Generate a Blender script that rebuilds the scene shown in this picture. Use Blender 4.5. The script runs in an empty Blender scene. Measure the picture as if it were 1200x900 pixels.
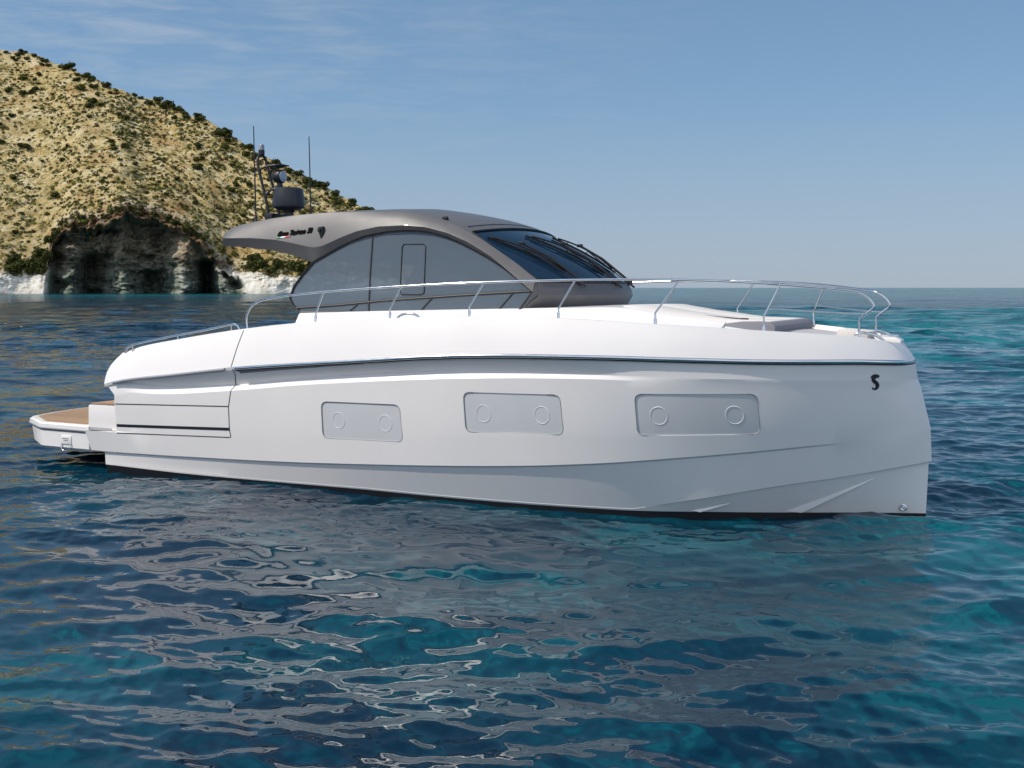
import bpy, bmesh, math, random
import numpy as np
from mathutils import Vector, Matrix
from mathutils.bvhtree import BVHTree
R = math.radians
random.seed(7); RNG = np.random.default_rng(7)
sc = bpy.context.scene
col = sc.collection

# ------------------------------------------------------------------ camera
CAM_H = 3.0
cam = bpy.data.cameras.new('camera'); co = bpy.data.objects.new('camera', cam); col.objects.link(co)
co.location = (0, 0, CAM_H); co.rotation_euler = (R(90), 0, 0)
cam.sensor_width = 36; cam.lens = 36*1320/1200; cam.shift_y = -(450-337)/1200
cam.clip_start = .1; cam.clip_end = 60000
sc.camera = co

# ------------------------------------------------------------------ sun and sky
SUN_EL, SUN_B = 47, 75            # elevation; angle from straight behind the camera, round to the left
sd = Vector((-math.sin(R(SUN_B))*math.cos(R(SUN_EL)), -math.cos(R(SUN_B))*math.cos(R(SUN_EL)), math.sin(R(SUN_EL))))
sun = bpy.data.lights.new('sun', 'SUN'); so = bpy.data.objects.new('sun', sun); col.objects.link(so)
sun.energy = 3.35; sun.angle = R(.5); sun.color = (1, .92, .82)
so.rotation_euler = sd.to_track_quat('Z', 'Y').to_euler(); so.location = (-60, 0, 80)
w = bpy.data.worlds.new('World'); sc.world = w; w.use_nodes = True
nt = w.node_tree; nt.nodes.clear()
def N(t, k, **kw):
    n = t.nodes.new(k)
    for a, b in kw.items(): setattr(n, a, b)
    return n
wo = N(nt, 'ShaderNodeOutputWorld'); bg = N(nt, 'ShaderNodeBackground')
sky = N(nt, 'ShaderNodeTexSky', sky_type='NISHITA', sun_disc=False)
sky.sun_elevation = R(SUN_EL); sky.sun_rotation = math.atan2(sd.x, sd.y)
sky.altitude = 0; sky.air_density = .7; sky.dust_density = .0; sky.ozone_density = 2.0
tc = N(nt, 'ShaderNodeTexCoord'); mp = N(nt, 'ShaderNodeMapping'); mp.inputs['Scale'].default_value = (2.2, 2.2, 15); mp.inputs['Rotation'].default_value = (0, R(6), 0)
nz = N(nt, 'ShaderNodeTexNoise'); nz.inputs['Scale'].default_value = 6.0; nz.inputs['Detail'].default_value = 9; nz.inputs['Roughness'].default_value = .62; nz.inputs['Distortion'].default_value = .5
cr = N(nt, 'ShaderNodeMapRange'); cr.inputs[1].default_value = .42; cr.inputs[2].default_value = .78
sx = N(nt, 'ShaderNodeSeparateXYZ')
hm = N(nt, 'ShaderNodeMapRange'); hm.inputs[1].default_value = .06; hm.inputs[2].default_value = .22    # high cirrus only
lm = N(nt, 'ShaderNodeMapRange'); lm.inputs[1].default_value = .18; lm.inputs[2].default_value = -.30  # more to the west
m1 = N(nt, 'ShaderNodeMath', operation='MULTIPLY'); m2 = N(nt, 'ShaderNodeMath', operation='MULTIPLY'); m3 = N(nt, 'ShaderNodeMath', operation='MULTIPLY'); m3.inputs[1].default_value = .33
mx = N(nt, 'ShaderNodeMix', data_type='RGBA'); mx.inputs['B'].default_value = (3.6, 3.5, 3.6, 1)
L = nt.links.new
L(tc.outputs['Generated'], mp.inputs[0]); L(mp.outputs[0], nz.inputs[0]); L(nz.outputs[0], cr.inputs[0])
L(tc.outputs['Generated'], sx.inputs[0]); L(sx.outputs['Z'], hm.inputs[0]); L(sx.outputs['X'], lm.inputs[0])
L(cr.outputs[0], m1.inputs[0]); L(hm.outputs[0], m1.inputs[1]); L(m1.outputs[0], m2.inputs[0]); L(lm.outputs[0], m2.inputs[1]); L(m2.outputs[0], m3.inputs[0])
hs = N(nt, 'ShaderNodeHueSaturation'); hs.inputs['Saturation'].default_value = 1.30
gm = N(nt, 'ShaderNodeGamma'); gm.inputs[1].default_value = .46
L(sky.outputs[0], gm.inputs[0])
ti = N(nt, 'ShaderNodeMix', data_type='RGBA', blend_type='MULTIPLY'); ti.inputs['Factor'].default_value = 1; ti.inputs['B'].default_value = (1.14, 1.27, 1.38, 1)
L(gm.outputs[0], ti.inputs['A']); L(ti.outputs['Result'], hs.inputs['Color'])
L(hs.outputs[0], mx.inputs['A']); L(m3.outputs[0], mx.inputs['Factor']); 
# hazy band low on the horizon, and an unseen bank of bright cloud added behind the camera as hull fill
hz = N(nt, 'ShaderNodeMapRange'); hz.inputs[1].default_value = .16; hz.inputs[2].default_value = -.01; hz.inputs[4].default_value = .8; L(sx.outputs['Z'], hz.inputs[0])
hx = N(nt, 'ShaderNodeMix', data_type='RGBA'); hx.inputs['B'].default_value = (1.72, 2.02, 2.62, 1); L(hz.outputs[0], hx.inputs['Factor']); L(mx.outputs['Result'], hx.inputs['A'])
mc = N(nt, 'ShaderNodeMapping'); mc.inputs['Scale'].default_value = (1.6, 1.6, 4); L(tc.outputs['Generated'], mc.inputs[0])
nc = N(nt, 'ShaderNodeTexNoise'); nc.inputs['Scale'].default_value = 2.0; nc.inputs['Detail'].default_value = 7; nc.inputs['Roughness'].default_value = .55; L(mc.outputs[0], nc.inputs[0])
cv = N(nt, 'ShaderNodeMapRange'); cv.inputs[1].default_value = .36; cv.inputs[2].default_value = .58; L(nc.outputs[0], cv.inputs[0])
bk = N(nt, 'ShaderNodeMapRange'); bk.inputs[1].default_value = -.15; bk.inputs[2].default_value = -.55; L(sx.outputs['Y'], bk.inputs[0])
mm_ = N(nt, 'ShaderNodeMath', operation='MULTIPLY'); L(cv.outputs[0], mm_.inputs[0]); L(bk.outputs[0], mm_.inputs[1])
cx_ = N(nt, 'ShaderNodeMix', data_type='RGBA'); cx_.inputs['B'].default_value = (5.0, 5.25, 5.9, 1); L(mm_.outputs[0], cx_.inputs['Factor']); L(hx.outputs['Result'], cx_.inputs['A'])
L(cx_.outputs['Result'], bg.inputs[0])
bg.inputs[1].default_value = .172; L(bg.outputs[0], wo.inputs[0])
sc.view_settings.view_transform = 'Standard'; sc.view_settings.look = 'None'
sc.view_settings.exposure = .17; sc.view_settings.gamma = 1
sc.cycles.use_denoising = True; sc.cycles.max_bounces = 8; sc.cycles.caustics_reflective = False; sc.cycles.caustics_refractive = False
sc.cycles.sample_clamp_indirect = 1.5

# ------------------------------------------------------------------ helpers
def material(name, base=(.5,.5,.5), rough=.5, metal=0, spec=.5, coat=0, ior=1.5):
    m = bpy.data.materials.new(name); m.use_nodes = True
    b = m.node_tree.nodes['Principled BSDF']
    b.inputs['Base Color'].default_value = (*base, 1); b.inputs['Roughness'].default_value = rough
    b.inputs['Metallic'].default_value = metal; b.inputs['Specular IOR Level'].default_value = spec
    b.inputs['Coat Weight'].default_value = coat; b.inputs['Coat Roughness'].default_value = .04; b.inputs['IOR'].default_value = ior
    return m
def vary(m, scale, amount, stretch=(1,1,1), detail=5, rough=0):
    """real mottling of a surface: small colour (and gloss) change from object-space noise"""
    t = m.node_tree; b = t.nodes['Principled BSDF']
    tc = N(t, 'ShaderNodeTexCoord'); mp = N(t, 'ShaderNodeMapping'); mp.inputs['Scale'].default_value = stretch
    nz = N(t, 'ShaderNodeTexNoise'); nz.inputs['Scale'].default_value = scale; nz.inputs['Detail'].default_value = detail
    mr = N(t, 'ShaderNodeMapRange'); mr.inputs[1].default_value = .3; mr.inputs[2].default_value = .7; mr.inputs[3].default_value = 1-amount; mr.inputs[4].default_value = 1+amount*.4
    mx = N(t, 'ShaderNodeMix', data_type='RGBA', blend_type='MULTIPLY'); mx.inputs['Factor'].default_value = 1
    mx.inputs['A'].default_value = b.inputs['Base Color'].default_value
    l = t.links.new
    l(tc.outputs['Object'], mp.inputs[0]); l(mp.outputs[0], nz.inputs[0]); l(nz.outputs[0], mr.inputs[0]); l(mr.outputs[0], mx.inputs['B']); l(mx.outputs['Result'], b.inputs['Base Color'])
    if rough:
        r2 = N(t, 'ShaderNodeMapRange'); r0 = b.inputs['Roughness'].default_value
        r2.inputs[1].default_value = .3; r2.inputs[2].default_value = .7; r2.inputs[3].default_value = r0; r2.inputs[4].default_value = r0+rough
        l(nz.outputs[0], r2.inputs[0]); l(r2.outputs[0], b.inputs['Roughness'])
    return m
def tag(o, label=None, cat=None, group=None, kind=None):
    if label: o['label'] = label
    if cat: o['category'] = cat
    if group: o['group'] = group
    if kind: o['kind'] = kind
    return o
def empty(name, loc, rz=0):
    o = bpy.data.objects.new(name, None); col.objects.link(o); o.location = loc; o.rotation_euler = (0, 0, rz); o.empty_display_size = .3
    return o
def smooth(me, ang=35):
    for p in me.polygons: p.use_smooth = True
    me.set_sharp_from_angle(angle=R(ang))
def link(name, me, mat, parent=None, ang=35):
    mats = mat if isinstance(mat, (list, tuple)) else [mat]
    if len(me.materials) == 0:
        for m in mats: me.materials.append(m)
    if ang: smooth(me, ang)
    o = bpy.data.objects.new(name, me); col.objects.link(o); o.parent = parent
    return o
def mesh(name, verts, faces, mat, parent=None, ang=35, recalc=False):
    me = bpy.data.meshes.new(name); me.from_pydata([tuple(v) for v in verts], [], faces); me.update()
    if recalc:
        bm = bmesh.new(); bm.from_mesh(me); bmesh.ops.remove_doubles(bm, verts=bm.verts, dist=1e-5); bmesh.ops.recalc_face_normals(bm, faces=bm.faces); bm.to_mesh(me); bm.free()
    return link(name, me, mat, parent, ang)
def bmobj(name, bm, mat, parent=None, ang=35):
    bmesh.ops.recalc_face_normals(bm, faces=bm.faces)
    me = bpy.data.meshes.new(name); bm.to_mesh(me); bm.free()
    return link(name, me, mat, parent, ang)
def grid_faces(nu, nv, off=0, closed_v=False):
    f = []
    for i in range(nu-1):
        for j in range(nv if closed_v else nv-1):
            k = (j+1) % nv
            f.append((off+i*nv+j, off+i*nv+k, off+(i+1)*nv+k, off+(i+1)*nv+j))
    return f
def loft(rows, closed=False, caps=False):
    """rows of equal length -> verts, faces"""
    nv = len(rows[0]); v = [p for r in rows for p in r]; f = grid_faces(len(rows), nv, 0, closed)
    if caps:
        f.append(tuple(range(nv))[::-1]); f.append(tuple((len(rows)-1)*nv+j for j in range(nv)))
    return v, f
def smooth_path(pts, n=6):
    """Catmull-Rom through the points"""
    P = [Vector(p) for p in pts]; P = [2*P[0]-P[1]] + P + [2*P[-1]-P[-2]]; o = []
    for i in range(1, len(P)-2):
        for k in range(n):
            t = k/n; a, b, c, d = P[i-1], P[i], P[i+1], P[i+2]
            o.append(.5*((2*b)+(c-a)*t+(2*a-5*b+4*c-d)*t*t+(3*b-a-3*c+d)*t**3))
    o.append(P[-2]); return o
def tube_bm(bm, pts, r, seg=10, caps=True):
    pts = [Vector(p) for p in pts]; rings = []; up = Vector((0, 0, 1)); rr = r if isinstance(r, (list, tuple)) else [r]*len(pts)
    n0 = None
    for i, p in enumerate(pts):
        d = (pts[min(i+1, len(pts)-1)] - pts[max(i-1, 0)]).normalized()
        if n0 is None:
            n0 = d.cross(up)
            if n0.length < .1: n0 = d.cross(Vector((0, 1, 0)))
        n0 = (n0 - d*n0.dot(d)).normalized(); b = d.cross(n0)
        rings.append([bm.verts.new(p + rr[i]*(math.cos(2*math.pi*k/seg)*n0 + math.sin(2*math.pi*k/seg)*b)) for k in range(seg)])
    for i in range(len(rings)-1):
        for k in range(seg): bm.faces.new((rings[i][k], rings[i][(k+1) % seg], rings[i+1][(k+1) % seg], rings[i+1][k]))
    if caps: bm.faces.new(rings[0][::-1]); bm.faces.new(rings[-1])
def tube(name, pts, r, mat, parent=None, seg=10):
    bm = bmesh.new(); tube_bm(bm, pts, r, seg); return bmobj(name, bm, mat, parent, 50)
def box_bm(bm, c, s, bev=0, rot=None, segs=2):
    t = bmesh.new(); bmesh.ops.create_cube(t, size=1); bmesh.ops.scale(t, vec=s, verts=t.verts)
    if bev: bmesh.ops.bevel(t, geom=t.edges[:], offset=bev, segments=segs, affect='EDGES', profile=.6)
    if rot: bmesh.ops.rotate(t, verts=t.verts, matrix=rot, cent=(0, 0, 0))
    bmesh.ops.translate(t, vec=c, verts=t.verts)
    me = bpy.data.meshes.new('tmp'); t.to_mesh(me); t.free(); bm.from_mesh(me); bpy.data.meshes.remove(me)
def prism_bm(bm, poly, y0, y1, bev=0):
    """polygon in (x, z) pushed from y0 to y1"""
    t = bmesh.new(); a = [t.verts.new((x, y0, z)) for x, z in poly]; b = [t.verts.new((x, y1, z)) for x, z in poly]; n = len(poly)
    t.faces.new(a); t.faces.new(b[::-1])
    for i in range(n): t.faces.new((a[i], b[i], b[(i+1) % n], a[(i+1) % n]))
    bmesh.ops.recalc_face_normals(t, faces=t.faces)
    if bev: bmesh.ops.bevel(t, geom=t.edges[:], offset=bev, segments=2, affect='EDGES', profile=.6)
    me = bpy.data.meshes.new('tmp'); t.to_mesh(me); t.free(); bm.from_mesh(me); bpy.data.meshes.remove(me)
def lathe_bm(bm, prof, c, seg=24, axis='Z'):
    rings = []
    for r, h in prof:
        ring = []
        for k in range(seg):
            a = 2*math.pi*k/seg; p = Vector((r*math.cos(a), r*math.sin(a), h))
            if axis == 'X': p = Vector((p.z, p.x, p.y))
            if axis == 'Y': p = Vector((p.x, p.z, p.y))
            ring.append(bm.verts.new(p + Vector(c)))
        rings.append(ring)
    for i in range(len(rings)-1):
        for k in range(seg): bm.faces.new((rings[i][k], rings[i][(k+1) % seg], rings[i+1][(k+1) % seg], rings[i+1][k]))
    bm.faces.new(rings[0][::-1]); bm.faces.new(rings[-1])
def lerp(a, b, t): return tuple(a[i]+(b[i]-a[i])*t for i in range(3))
def bvh_of(o):
    me = o.data; return BVHTree.FromPolygons([v.co for v in me.vertices], [tuple(p.vertices) for p in me.polygons])

# ------------------------------------------------------------------ noise for the terrain
def hash2(i, j, s): 
    n = (i*374761393 + j*668265263 + s*974711) & 0xffffffff
    n = ((n ^ (n >> 13)) * 1274126177) & 0xffffffff
    return ((n ^ (n >> 16)) & 0xffff) / 65535.0
def vnoise(x, y, s=0):
    i = np.floor(x).astype(np.int64); j = np.floor(y).astype(np.int64); u = x-i; v = y-j
    u = u*u*(3-2*u); v = v*v*(3-2*v)
    return (hash2(i, j, s)*(1-u)+hash2(i+1, j, s)*u)*(1-v) + (hash2(i, j+1, s)*(1-u)+hash2(i+1, j+1, s)*u)*v
def fbm(x, y, s=0, oct=5, gain=.5):
    o = 0; a = 1; t = 0
    for k in range(oct): o = o + a*vnoise(x*2**k+k*17.3, y*2**k-k*9.1, s+k); t += a; a *= gain
    return o/t
def sstep(a, b, x): t = np.clip((x-a)/(b-a), 0, 1); return t*t*(3-2*t)
def grid_mesh(name, X, Y, Z, attrs=None):
    nu, nv = X.shape
    me = bpy.data.meshes.new(name); me.vertices.add(nu*nv)
    me.vertices.foreach_set('co', np.stack([X, Y, Z], -1).reshape(-1).astype(np.float32))
    i = np.arange(nu-1)[:, None]*nv + np.arange(nv-1)[None, :]
    q = np.stack([i, i+nv, i+nv+1, i+1], -1).reshape(-1, 4)
    me.loops.add(q.size); me.loops.foreach_set('vertex_index', q.reshape(-1).astype(np.int32))
    me.polygons.add(len(q)); me.polygons.foreach_set('loop_start', np.arange(0, q.size, 4, dtype=np.int32))
    me.update(calc_edges=True)
    me.polygons.foreach_set('use_smooth', np.ones(len(q), dtype=bool))
    for k, a in (attrs or {}).items():
        at = me.attributes.new(k, 'FLOAT', 'POINT'); at.data.foreach_set('value', a.reshape(-1).astype(np.float32))
    me.validate(); return me

# ------------------------------------------------------------------ the sea
SEA = -.055
def build_sea():
    rows = CAM_H-SEA
    pix = np.concatenate([np.linspace(1250, 300, 480), np.linspace(299, 24, 640), np.geomspace(23.6, 1.2, 90), [.6, .3, .12]])
    dist = 1320*rows/pix
    az = np.concatenate([np.linspace(-math.pi, -.56, 40)[:-1], np.linspace(-.56, .56, 760), np.linspace(.56, math.pi, 40)[1:]])
    D, A = np.meshgrid(dist, az, indexing='ij')
    X = D*np.sin(A)/np.cos(np.clip(A, -.6, .6)); Y = D*np.cos(A)/np.cos(np.clip(A, -.6, .6))
    sp = np.gradient(dist)[:, None]*np.ones_like(A)
    sp = np.maximum(sp, D*np.gradient(az)[None, :])
    DX = np.zeros_like(X); DY = np.zeros_like(X); DZ = np.zeros_like(X)
    wind = R(262)
    rng = np.random.default_rng(3)
    lam = np.concatenate([np.geomspace(.12, .45, 26), np.geomspace(.45, 1.1, 26), np.geomspace(1.1, 3.2, 24), np.geomspace(3.2, 24, 22)])
    # calmer and rougher cat's-paws
    patch = .55+.9*fbm(X/9+50, Y/13+50, 11, 3)
    offing = sstep(18, 75, np.hypot(X, Y))
    for l in lam:
        th = wind + rng.normal(0, .52); k = 2*math.pi/l
        st = .029 if l < .45 else (.025 if l < 1.1 else (.019 if l < 3.2 else .026))
        a = st/k*rng.uniform(.6, 1.35)
        fade = sstep(1.6, 3.2, l/sp)
        ph = k*(X*math.cos(th)+Y*math.sin(th)) + rng.uniform(0, 6.28)
        aa = a*fade*(patch*(1 if l < 1.1 else 1+.9*offing) if l < 3.2 else .22+.95*offing)
        s, c = np.sin(ph), np.cos(ph)
        DZ += aa*c; DX -= aa*.8*math.cos(th)*s; DY -= aa*.8*math.sin(th)*s
    rr = np.hypot(X, Y)
    X2, Y2 = X+DX, Y+DY
    # bottom: sand shows turquoise in the shallows, sea grass makes it dark
    px = X/np.maximum(Y, 1)
    shoal = 1.25*np.exp(-((Y-105)/42)**2)*sstep(-.06, .2, px)*(Y > 0)
    shoal += 1.0*0+.5*np.exp(-((X-9)/6.5)**2-((Y-12)/4.5)**2) + .45*np.exp(-((X-17)/9)**2-((Y-26)/10)**2) + .25*np.exp(-((X+3)/6)**2-((Y-10)/3)**2)
    shoal += .5*np.exp(-((X+140)/70)**2-((Y-440)/90)**2)
    shoal += .38*sstep(150, 420, Y)*(.5+fbm(X/60, Y/160, 15, 3)) + .30*sstep(22, 60, Y)*sstep(-.1, .1, px)
    me = grid_mesh('sea', X2, Y2, SEA+DZ, {'shoal': np.clip(shoal, 0, 1), 'far': sstep(25, 140, rr)})
    # fill the hole under the camera
    m = bpy.data.materials.new('sea water'); m.use_nodes = True; t = m.node_tree; b = t.nodes['Principled BSDF']; l = t.links.new
    g = N(t, 'ShaderNodeNewGeometry'); at = N(t, 'ShaderNodeAttribute', attribute_name='shoal')
    # the bottom is seen through the moving surface: its pattern is displaced by the slope of the water
    sc1 = N(t, 'ShaderNodeVectorMath', operation='SCALE'); sc1.inputs['Scale'].default_value = 5.0
    ad = N(t, 'ShaderNodeVectorMath', operation='ADD'); fl = N(t, 'ShaderNodeVectorMath', operation='MULTIPLY'); fl.inputs[1].default_value = (1, 1, 0)
    l(g.outputs['Normal'], sc1.inputs[0]); l(g.outputs['Position'], ad.inputs[0]); l(sc1.outputs[0], ad.inputs[1]); l(ad.outputs[0], fl.inputs[0])
    n1 = N(t, 'ShaderNodeTexNoise'); n1.inputs['Scale'].default_value = .42; n1.inputs['Detail'].default_value = 4; n1.inputs['Roughness'].default_value = .55
    n2 = N(t, 'ShaderNodeTexNoise'); n2.inputs['Scale'].default_value = .07; n2.inputs['Detail'].default_value = 3
    l(fl.outputs[0], n1.inputs[0]); l(g.outputs['Position'], n2.inputs[0])
    s1 = N(t, 'ShaderNodeMapRange'); s1.inputs[1].default_value = .42; s1.inputs[2].default_value = .62; s1.inputs[3].default_value = .02; s1.inputs[4].default_value = .44
    s2 = N(t, 'ShaderNodeMapRange'); s2.inputs[1].default_value = .35; s2.inputs[2].default_value = .7; s2.inputs[3].default_value = -.02; s2.inputs[4].default_value = .2
    a1 = N(t, 'ShaderNodeMath', operation='ADD'); a2 = N(t, 'ShaderNodeMath', operation='MULTIPLY_ADD'); a2.inputs[1].default_value = .55
    l(n1.outputs[0], s1.inputs[0]); l(n2.outputs[0], s2.inputs[0]); l(s1.outputs[0], a1.inputs[0]); l(s2.outputs[0], a1.inputs[1])
    l(at.outputs['Fac'], a2.inputs[0]); l(a1.outputs[0], a2.inputs[2])
    rp = N(t, 'ShaderNodeValToRGB'); e = rp.color_ramp.elements
    e[0].position = 0; e[0].color = (.001, .010, .026, 1); e[1].position = 1; e[1].color = (.012, .17, .19, 1)
    for p, c in ((.22, (.001, .022, .044, 1)), (.5, (.0015, .048, .074, 1)), (.75, (.0025, .115, .138, 1))):
        x = e.new(p); x.color = c
    l(a2.outputs[0], rp.inputs[0]); l(rp.outputs[0], b.inputs['Base Color'])
    b.inputs['Roughness'].default_value = .012; b.inputs['IOR'].default_value = 1.333; b.inputs['Specular IOR Level'].default_value = .5
    # ripples
    mp = N(t, 'ShaderNodeMapping'); mp.inputs['Scale'].default_value = (1, 1.5, 1); mp.inputs['Rotation'].default_value = (0, 0, R(20))
    l(g.outputs['Position'], mp.inputs[0])
    b1 = N(t, 'ShaderNodeTexNoise'); b1.inputs['Scale'].default_value = 5.5; b1.inputs['Detail'].default_value = 3
    b2 = N(t, 'ShaderNodeTexNoise'); b2.inputs['Scale'].default_value = .55; b2.inputs['Detail'].default_value = 5; b2.inputs['Roughness'].default_value = .6
    l(mp.outputs[0], b1.inputs[0]); l(mp.outputs[0], b2.inputs[0])
    bu = N(t, 'ShaderNodeBump'); bu.inputs['Strength'].default_value = .12; bu.inputs['Distance'].default_value = .012
    bv = N(t, 'ShaderNodeBump'); bv.inputs['Strength'].default_value = .6; bv.inputs['Distance'].default_value = .16
    fa = N(t, 'ShaderNodeAttribute', attribute_name='far'); fd = N(t, 'ShaderNodeMapRange'); fd.inputs[3].default_value = .0; fd.inputs[4].default_value = 2.6; l(fa.outputs['Fac'], fd.inputs[0]); 
    mq = N(t, 'ShaderNodeMapping'); mq.inputs['Scale'].default_value = (.05, .020, 1); l(g.outputs['Position'], mq.inputs[0]); b3 = N(t, 'ShaderNodeTexNoise'); b3.inputs['Scale'].default_value = 1; b3.inputs['Detail'].default_value = 5; b3.inputs['Roughness'].default_value = .6; l(mq.outputs[0], b3.inputs[0])
    pr = N(t, 'ShaderNodeMapRange'); pr.inputs[1].default_value = .35; pr.inputs[2].default_value = .65; pr.inputs[3].default_value = .25; pr.inputs[4].default_value = 1.5; l(b3.outputs[0], pr.inputs[0])
    ro = N(t, 'ShaderNodeMapRange'); ro.inputs[3].default_value = .015; ro.inputs[4].default_value = .09; l(fa.outputs['Fac'], ro.inputs[0]); l(ro.outputs[0], b.inputs['Roughness']); so_ = N(t, 'ShaderNodeMapRange'); so_.inputs[3].default_value = .40; so_.inputs[4].default_value = .13; l(fa.outputs['Fac'], so_.inputs[0]); l(so_.outputs[0], b.inputs['Specular IOR Level'])
    bw = N(t, 'ShaderNodeBump'); bw.inputs['Strength'].default_value = 1; wd_ = N(t, 'ShaderNodeMath', operation='MULTIPLY'); wd_.inputs[1].default_value = 5.0; l(fa.outputs['Fac'], wd_.inputs[0]); l(wd_.outputs[0], bw.inputs['Distance']); l(b3.outputs[0], bw.inputs['Height']); l(bw.outputs[0], bv.inputs['Normal'])
    pm = N(t, 'ShaderNodeMath', operation='MULTIPLY'); l(fd.outputs[0], pm.inputs[0]); l(pr.outputs[0], pm.inputs[1]); l(pm.outputs[0], bv.inputs['Distance'])
    l(b1.outputs[0], bu.inputs['Height']); l(b2.outputs[0], bv.inputs['Height']); l(bv.outputs[0], bu.inputs['Normal']); l(bu.outputs[0], b.inputs['Normal'])
    me.materials.append(m)
    o = bpy.data.objects.new('sea', me); col.objects.link(o); tag(o, kind='structure')
build_sea()

# ------------------------------------------------------------------ the hill with its sea cave
SKY_X = [-420, -200, -60, 0, 30, 60, 90, 120, 150, 180, 210, 240, 270, 300, 340, 370, 400, 432, 470, 520, 580, 640]
SKY_Y = [30, 36, 50, 60, 63, 70, 84, 97, 108, 117, 128, 140, 158, 177, 198, 214, 232, 246, 266, 292, 318, 333]
CAVE_X = [50, 56, 62, 75, 99, 139, 165, 191, 220, 238, 255, 271, 292]
CAVE_Y = [341, 300, 281, 271, 264, 256, 259, 263, 277, 296, 310, 322, 341]
SHORE = 545.
hill = {}
def build_hill():
    px = np.linspace(-430, 650, 900); ta = (px-600)/1320
    skyk = (337-np.interp(px, SKY_X, SKY_Y))/1320
    ridge_k = skyk + (fbm(px/16, px*0, 5, 4)-.5)*.006
    Ys = SHORE + 14*(fbm(px/60, px*0+3, 21, 3)-.5) + 10*sstep(300, 420, px)
    slope = .80
    Zr = np.maximum((3+ridge_k*Ys)/(1-ridge_k/slope), 2.0); Yr = Ys+Zr/slope
    cave_z = 3+(337-np.interp(px, CAVE_X, CAVE_Y, left=345, right=345))/1320*(SHORE+14)
    cave_z = np.where((px > 50) & (px < 292), np.maximum(cave_z+(fbm(px/15, px*0, 77, 4, .6)-.5)*13, 0), -3)
    incave = sstep(5, 70, px)*(1-sstep(258, 335, px))
    cliff = 9+5*(fbm(px/25, px*0+8, 31, 3)-.5) ; cliff = cliff*(1-incave)+(np.maximum(cave_z, 9)+2)*incave
    cliff = np.minimum(cliff, Zr*.6)
    crun = 3.5+incave*15
    s = np.concatenate([np.linspace(-.04, 0, 6)[:-1], np.linspace(0, 1, 170), 1+np.geomspace(.002, 1.0, 440), 2+np.geomspace(.01, 1.4, 40)])
    S = s[:, None]*np.ones_like(px)[None, :]; PX = px[None, :]*np.ones_like(S)
    def soft(a, w=61):
        k = np.hanning(w); k /= k.sum(); return np.convolve(np.pad(a, w//2, mode='edge'), k, 'valid')
    cl0, Zr0, Yr0 = soft(cliff, 121), soft(Zr, 41), soft(Yr, 41)
    c01 = np.clip(S, 0, 1); u = np.clip(S-1, 0, 1); v = np.clip(S-2, 0, 2)
    dec = np.exp(-u*14)*1.0; top_ = np.exp(-(1-u)*16)
    Yr = Yr0+(Yr-Yr0)*top_; cl_ = cl0+(cliff-cl0)*dec; Zr = Zr0+(Zr-Zr0)*top_
    Y = Ys + crun*c01**1.3 + (Yr-Ys-crun)*u + v*(Zr*1.3+30)
    Z = np.where(S < 0, S*80, cl_*c01) + (Zr-cl_)*u - v*(Zr*.9+10) 
    # relief
    on = np.clip(u*6, 0, 1)*np.clip((1-u)*5+.18, 0, 1)
    gx = PX*.42; gy = u*220+c01*18
    rel = (fbm(gx/34+3, gy/26, 40, 5)-.5)
    wx = gx+26*(fbm(gx/40, gy/40, 46, 3)-.5); gully = np.abs(fbm(wx/30+gy/95, gy/48, 44, 4)-.5)
    rock = fbm(gx/3.2, gy/3.2, 50, 4, .6)-.5
    Y = Y - on*(rel*13+gully*6+rock*1.8)
    Z = Z + on*(fbm(gx/6, gy/5, 61, 4)-.5)*3.4
    # cliff face: ledges and joints
    cf = np.clip(c01*1.2, 0, 1)*np.clip(1-u*14, 0, 1)
    Y = Y + cf*((fbm(gx/5, Z/3.2, 70, 5, .6)-.5)*7 + (fbm(gx/1.3, Z/5, 71, 4, .6)-.5)*2.4)
    Z = Z + cf*(fbm(gx/2.4, c01*8, 73, 4)-.5)*1.2*np.clip(c01*3, 0, 1)
    # the cave: a big hollow, a rib of rock and a smaller hollow behind it
    edge = cave_z[None, :]-Z
    jx = 16*(fbm(Z/6, PX/40, 89, 3)-.5); rib = np.exp(-((PX-212-Z*.25+jx)/13)**2)*.72 + np.exp(-((PX-150+Z*.35+jx)/10)**2)*.26 + np.exp(-((PX-80-Z*.25+jx)/12)**2)*.5 + np.exp(-((PX-268+Z*1.0)/10)**2)*.6
    flank = sstep(50, 70-Z*.3, PX+5*(fbm(Z/4, Z*0+3, 84, 3)-.5))*(1-sstep(272-Z*.85, 296-Z*1.0, PX))
    push = sstep(-.3, 2.2, edge)*flank*(20+7*sstep(0, 25, edge))*(1-np.clip(rib, 0, .9))
    small = np.exp(-((PX-243)/8)**2)*sstep(0, 3, 18-Z)*30 + np.exp(-((PX-108)/17)**2)*sstep(0, 6, 22-Z)*26 + np.exp(-((PX-180)/14)**2)*sstep(0, 4, 13-Z)*20
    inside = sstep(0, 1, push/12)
    wx = gx+5*(fbm(gx/8, Z/8, 83, 3)-.5); wall = (fbm(wx/8+Z/30, Z/4.5, 80, 5, .6)-.5)*20 + (fbm(gx/1.8, Z/1.5, 81, 3)-.5)*4
    Y = Y + push + small*flank + inside*wall
    brow = np.exp(-((Z-cave_z[None, :]-1.5)/4.5)**2)*flank*(PX > 45)*(PX < 300)
    Y = Y + brow*((fbm(gx/3, gy/3+Z/3, 86, 4, .6)-.5)*7); Z = Z + brow*(fbm(gx/2.6, c01*9+gy/4, 87, 4, .6)-.5)*4
    rockm = np.clip(np.maximum(sstep(1.35+.35*1, .6, S+0*PX)*1.0, 0), 0, 1)
    low = sstep(1.02, .97, S+.05*(fbm(gx/4, gy/4, 90, 3)-.5))
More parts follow.
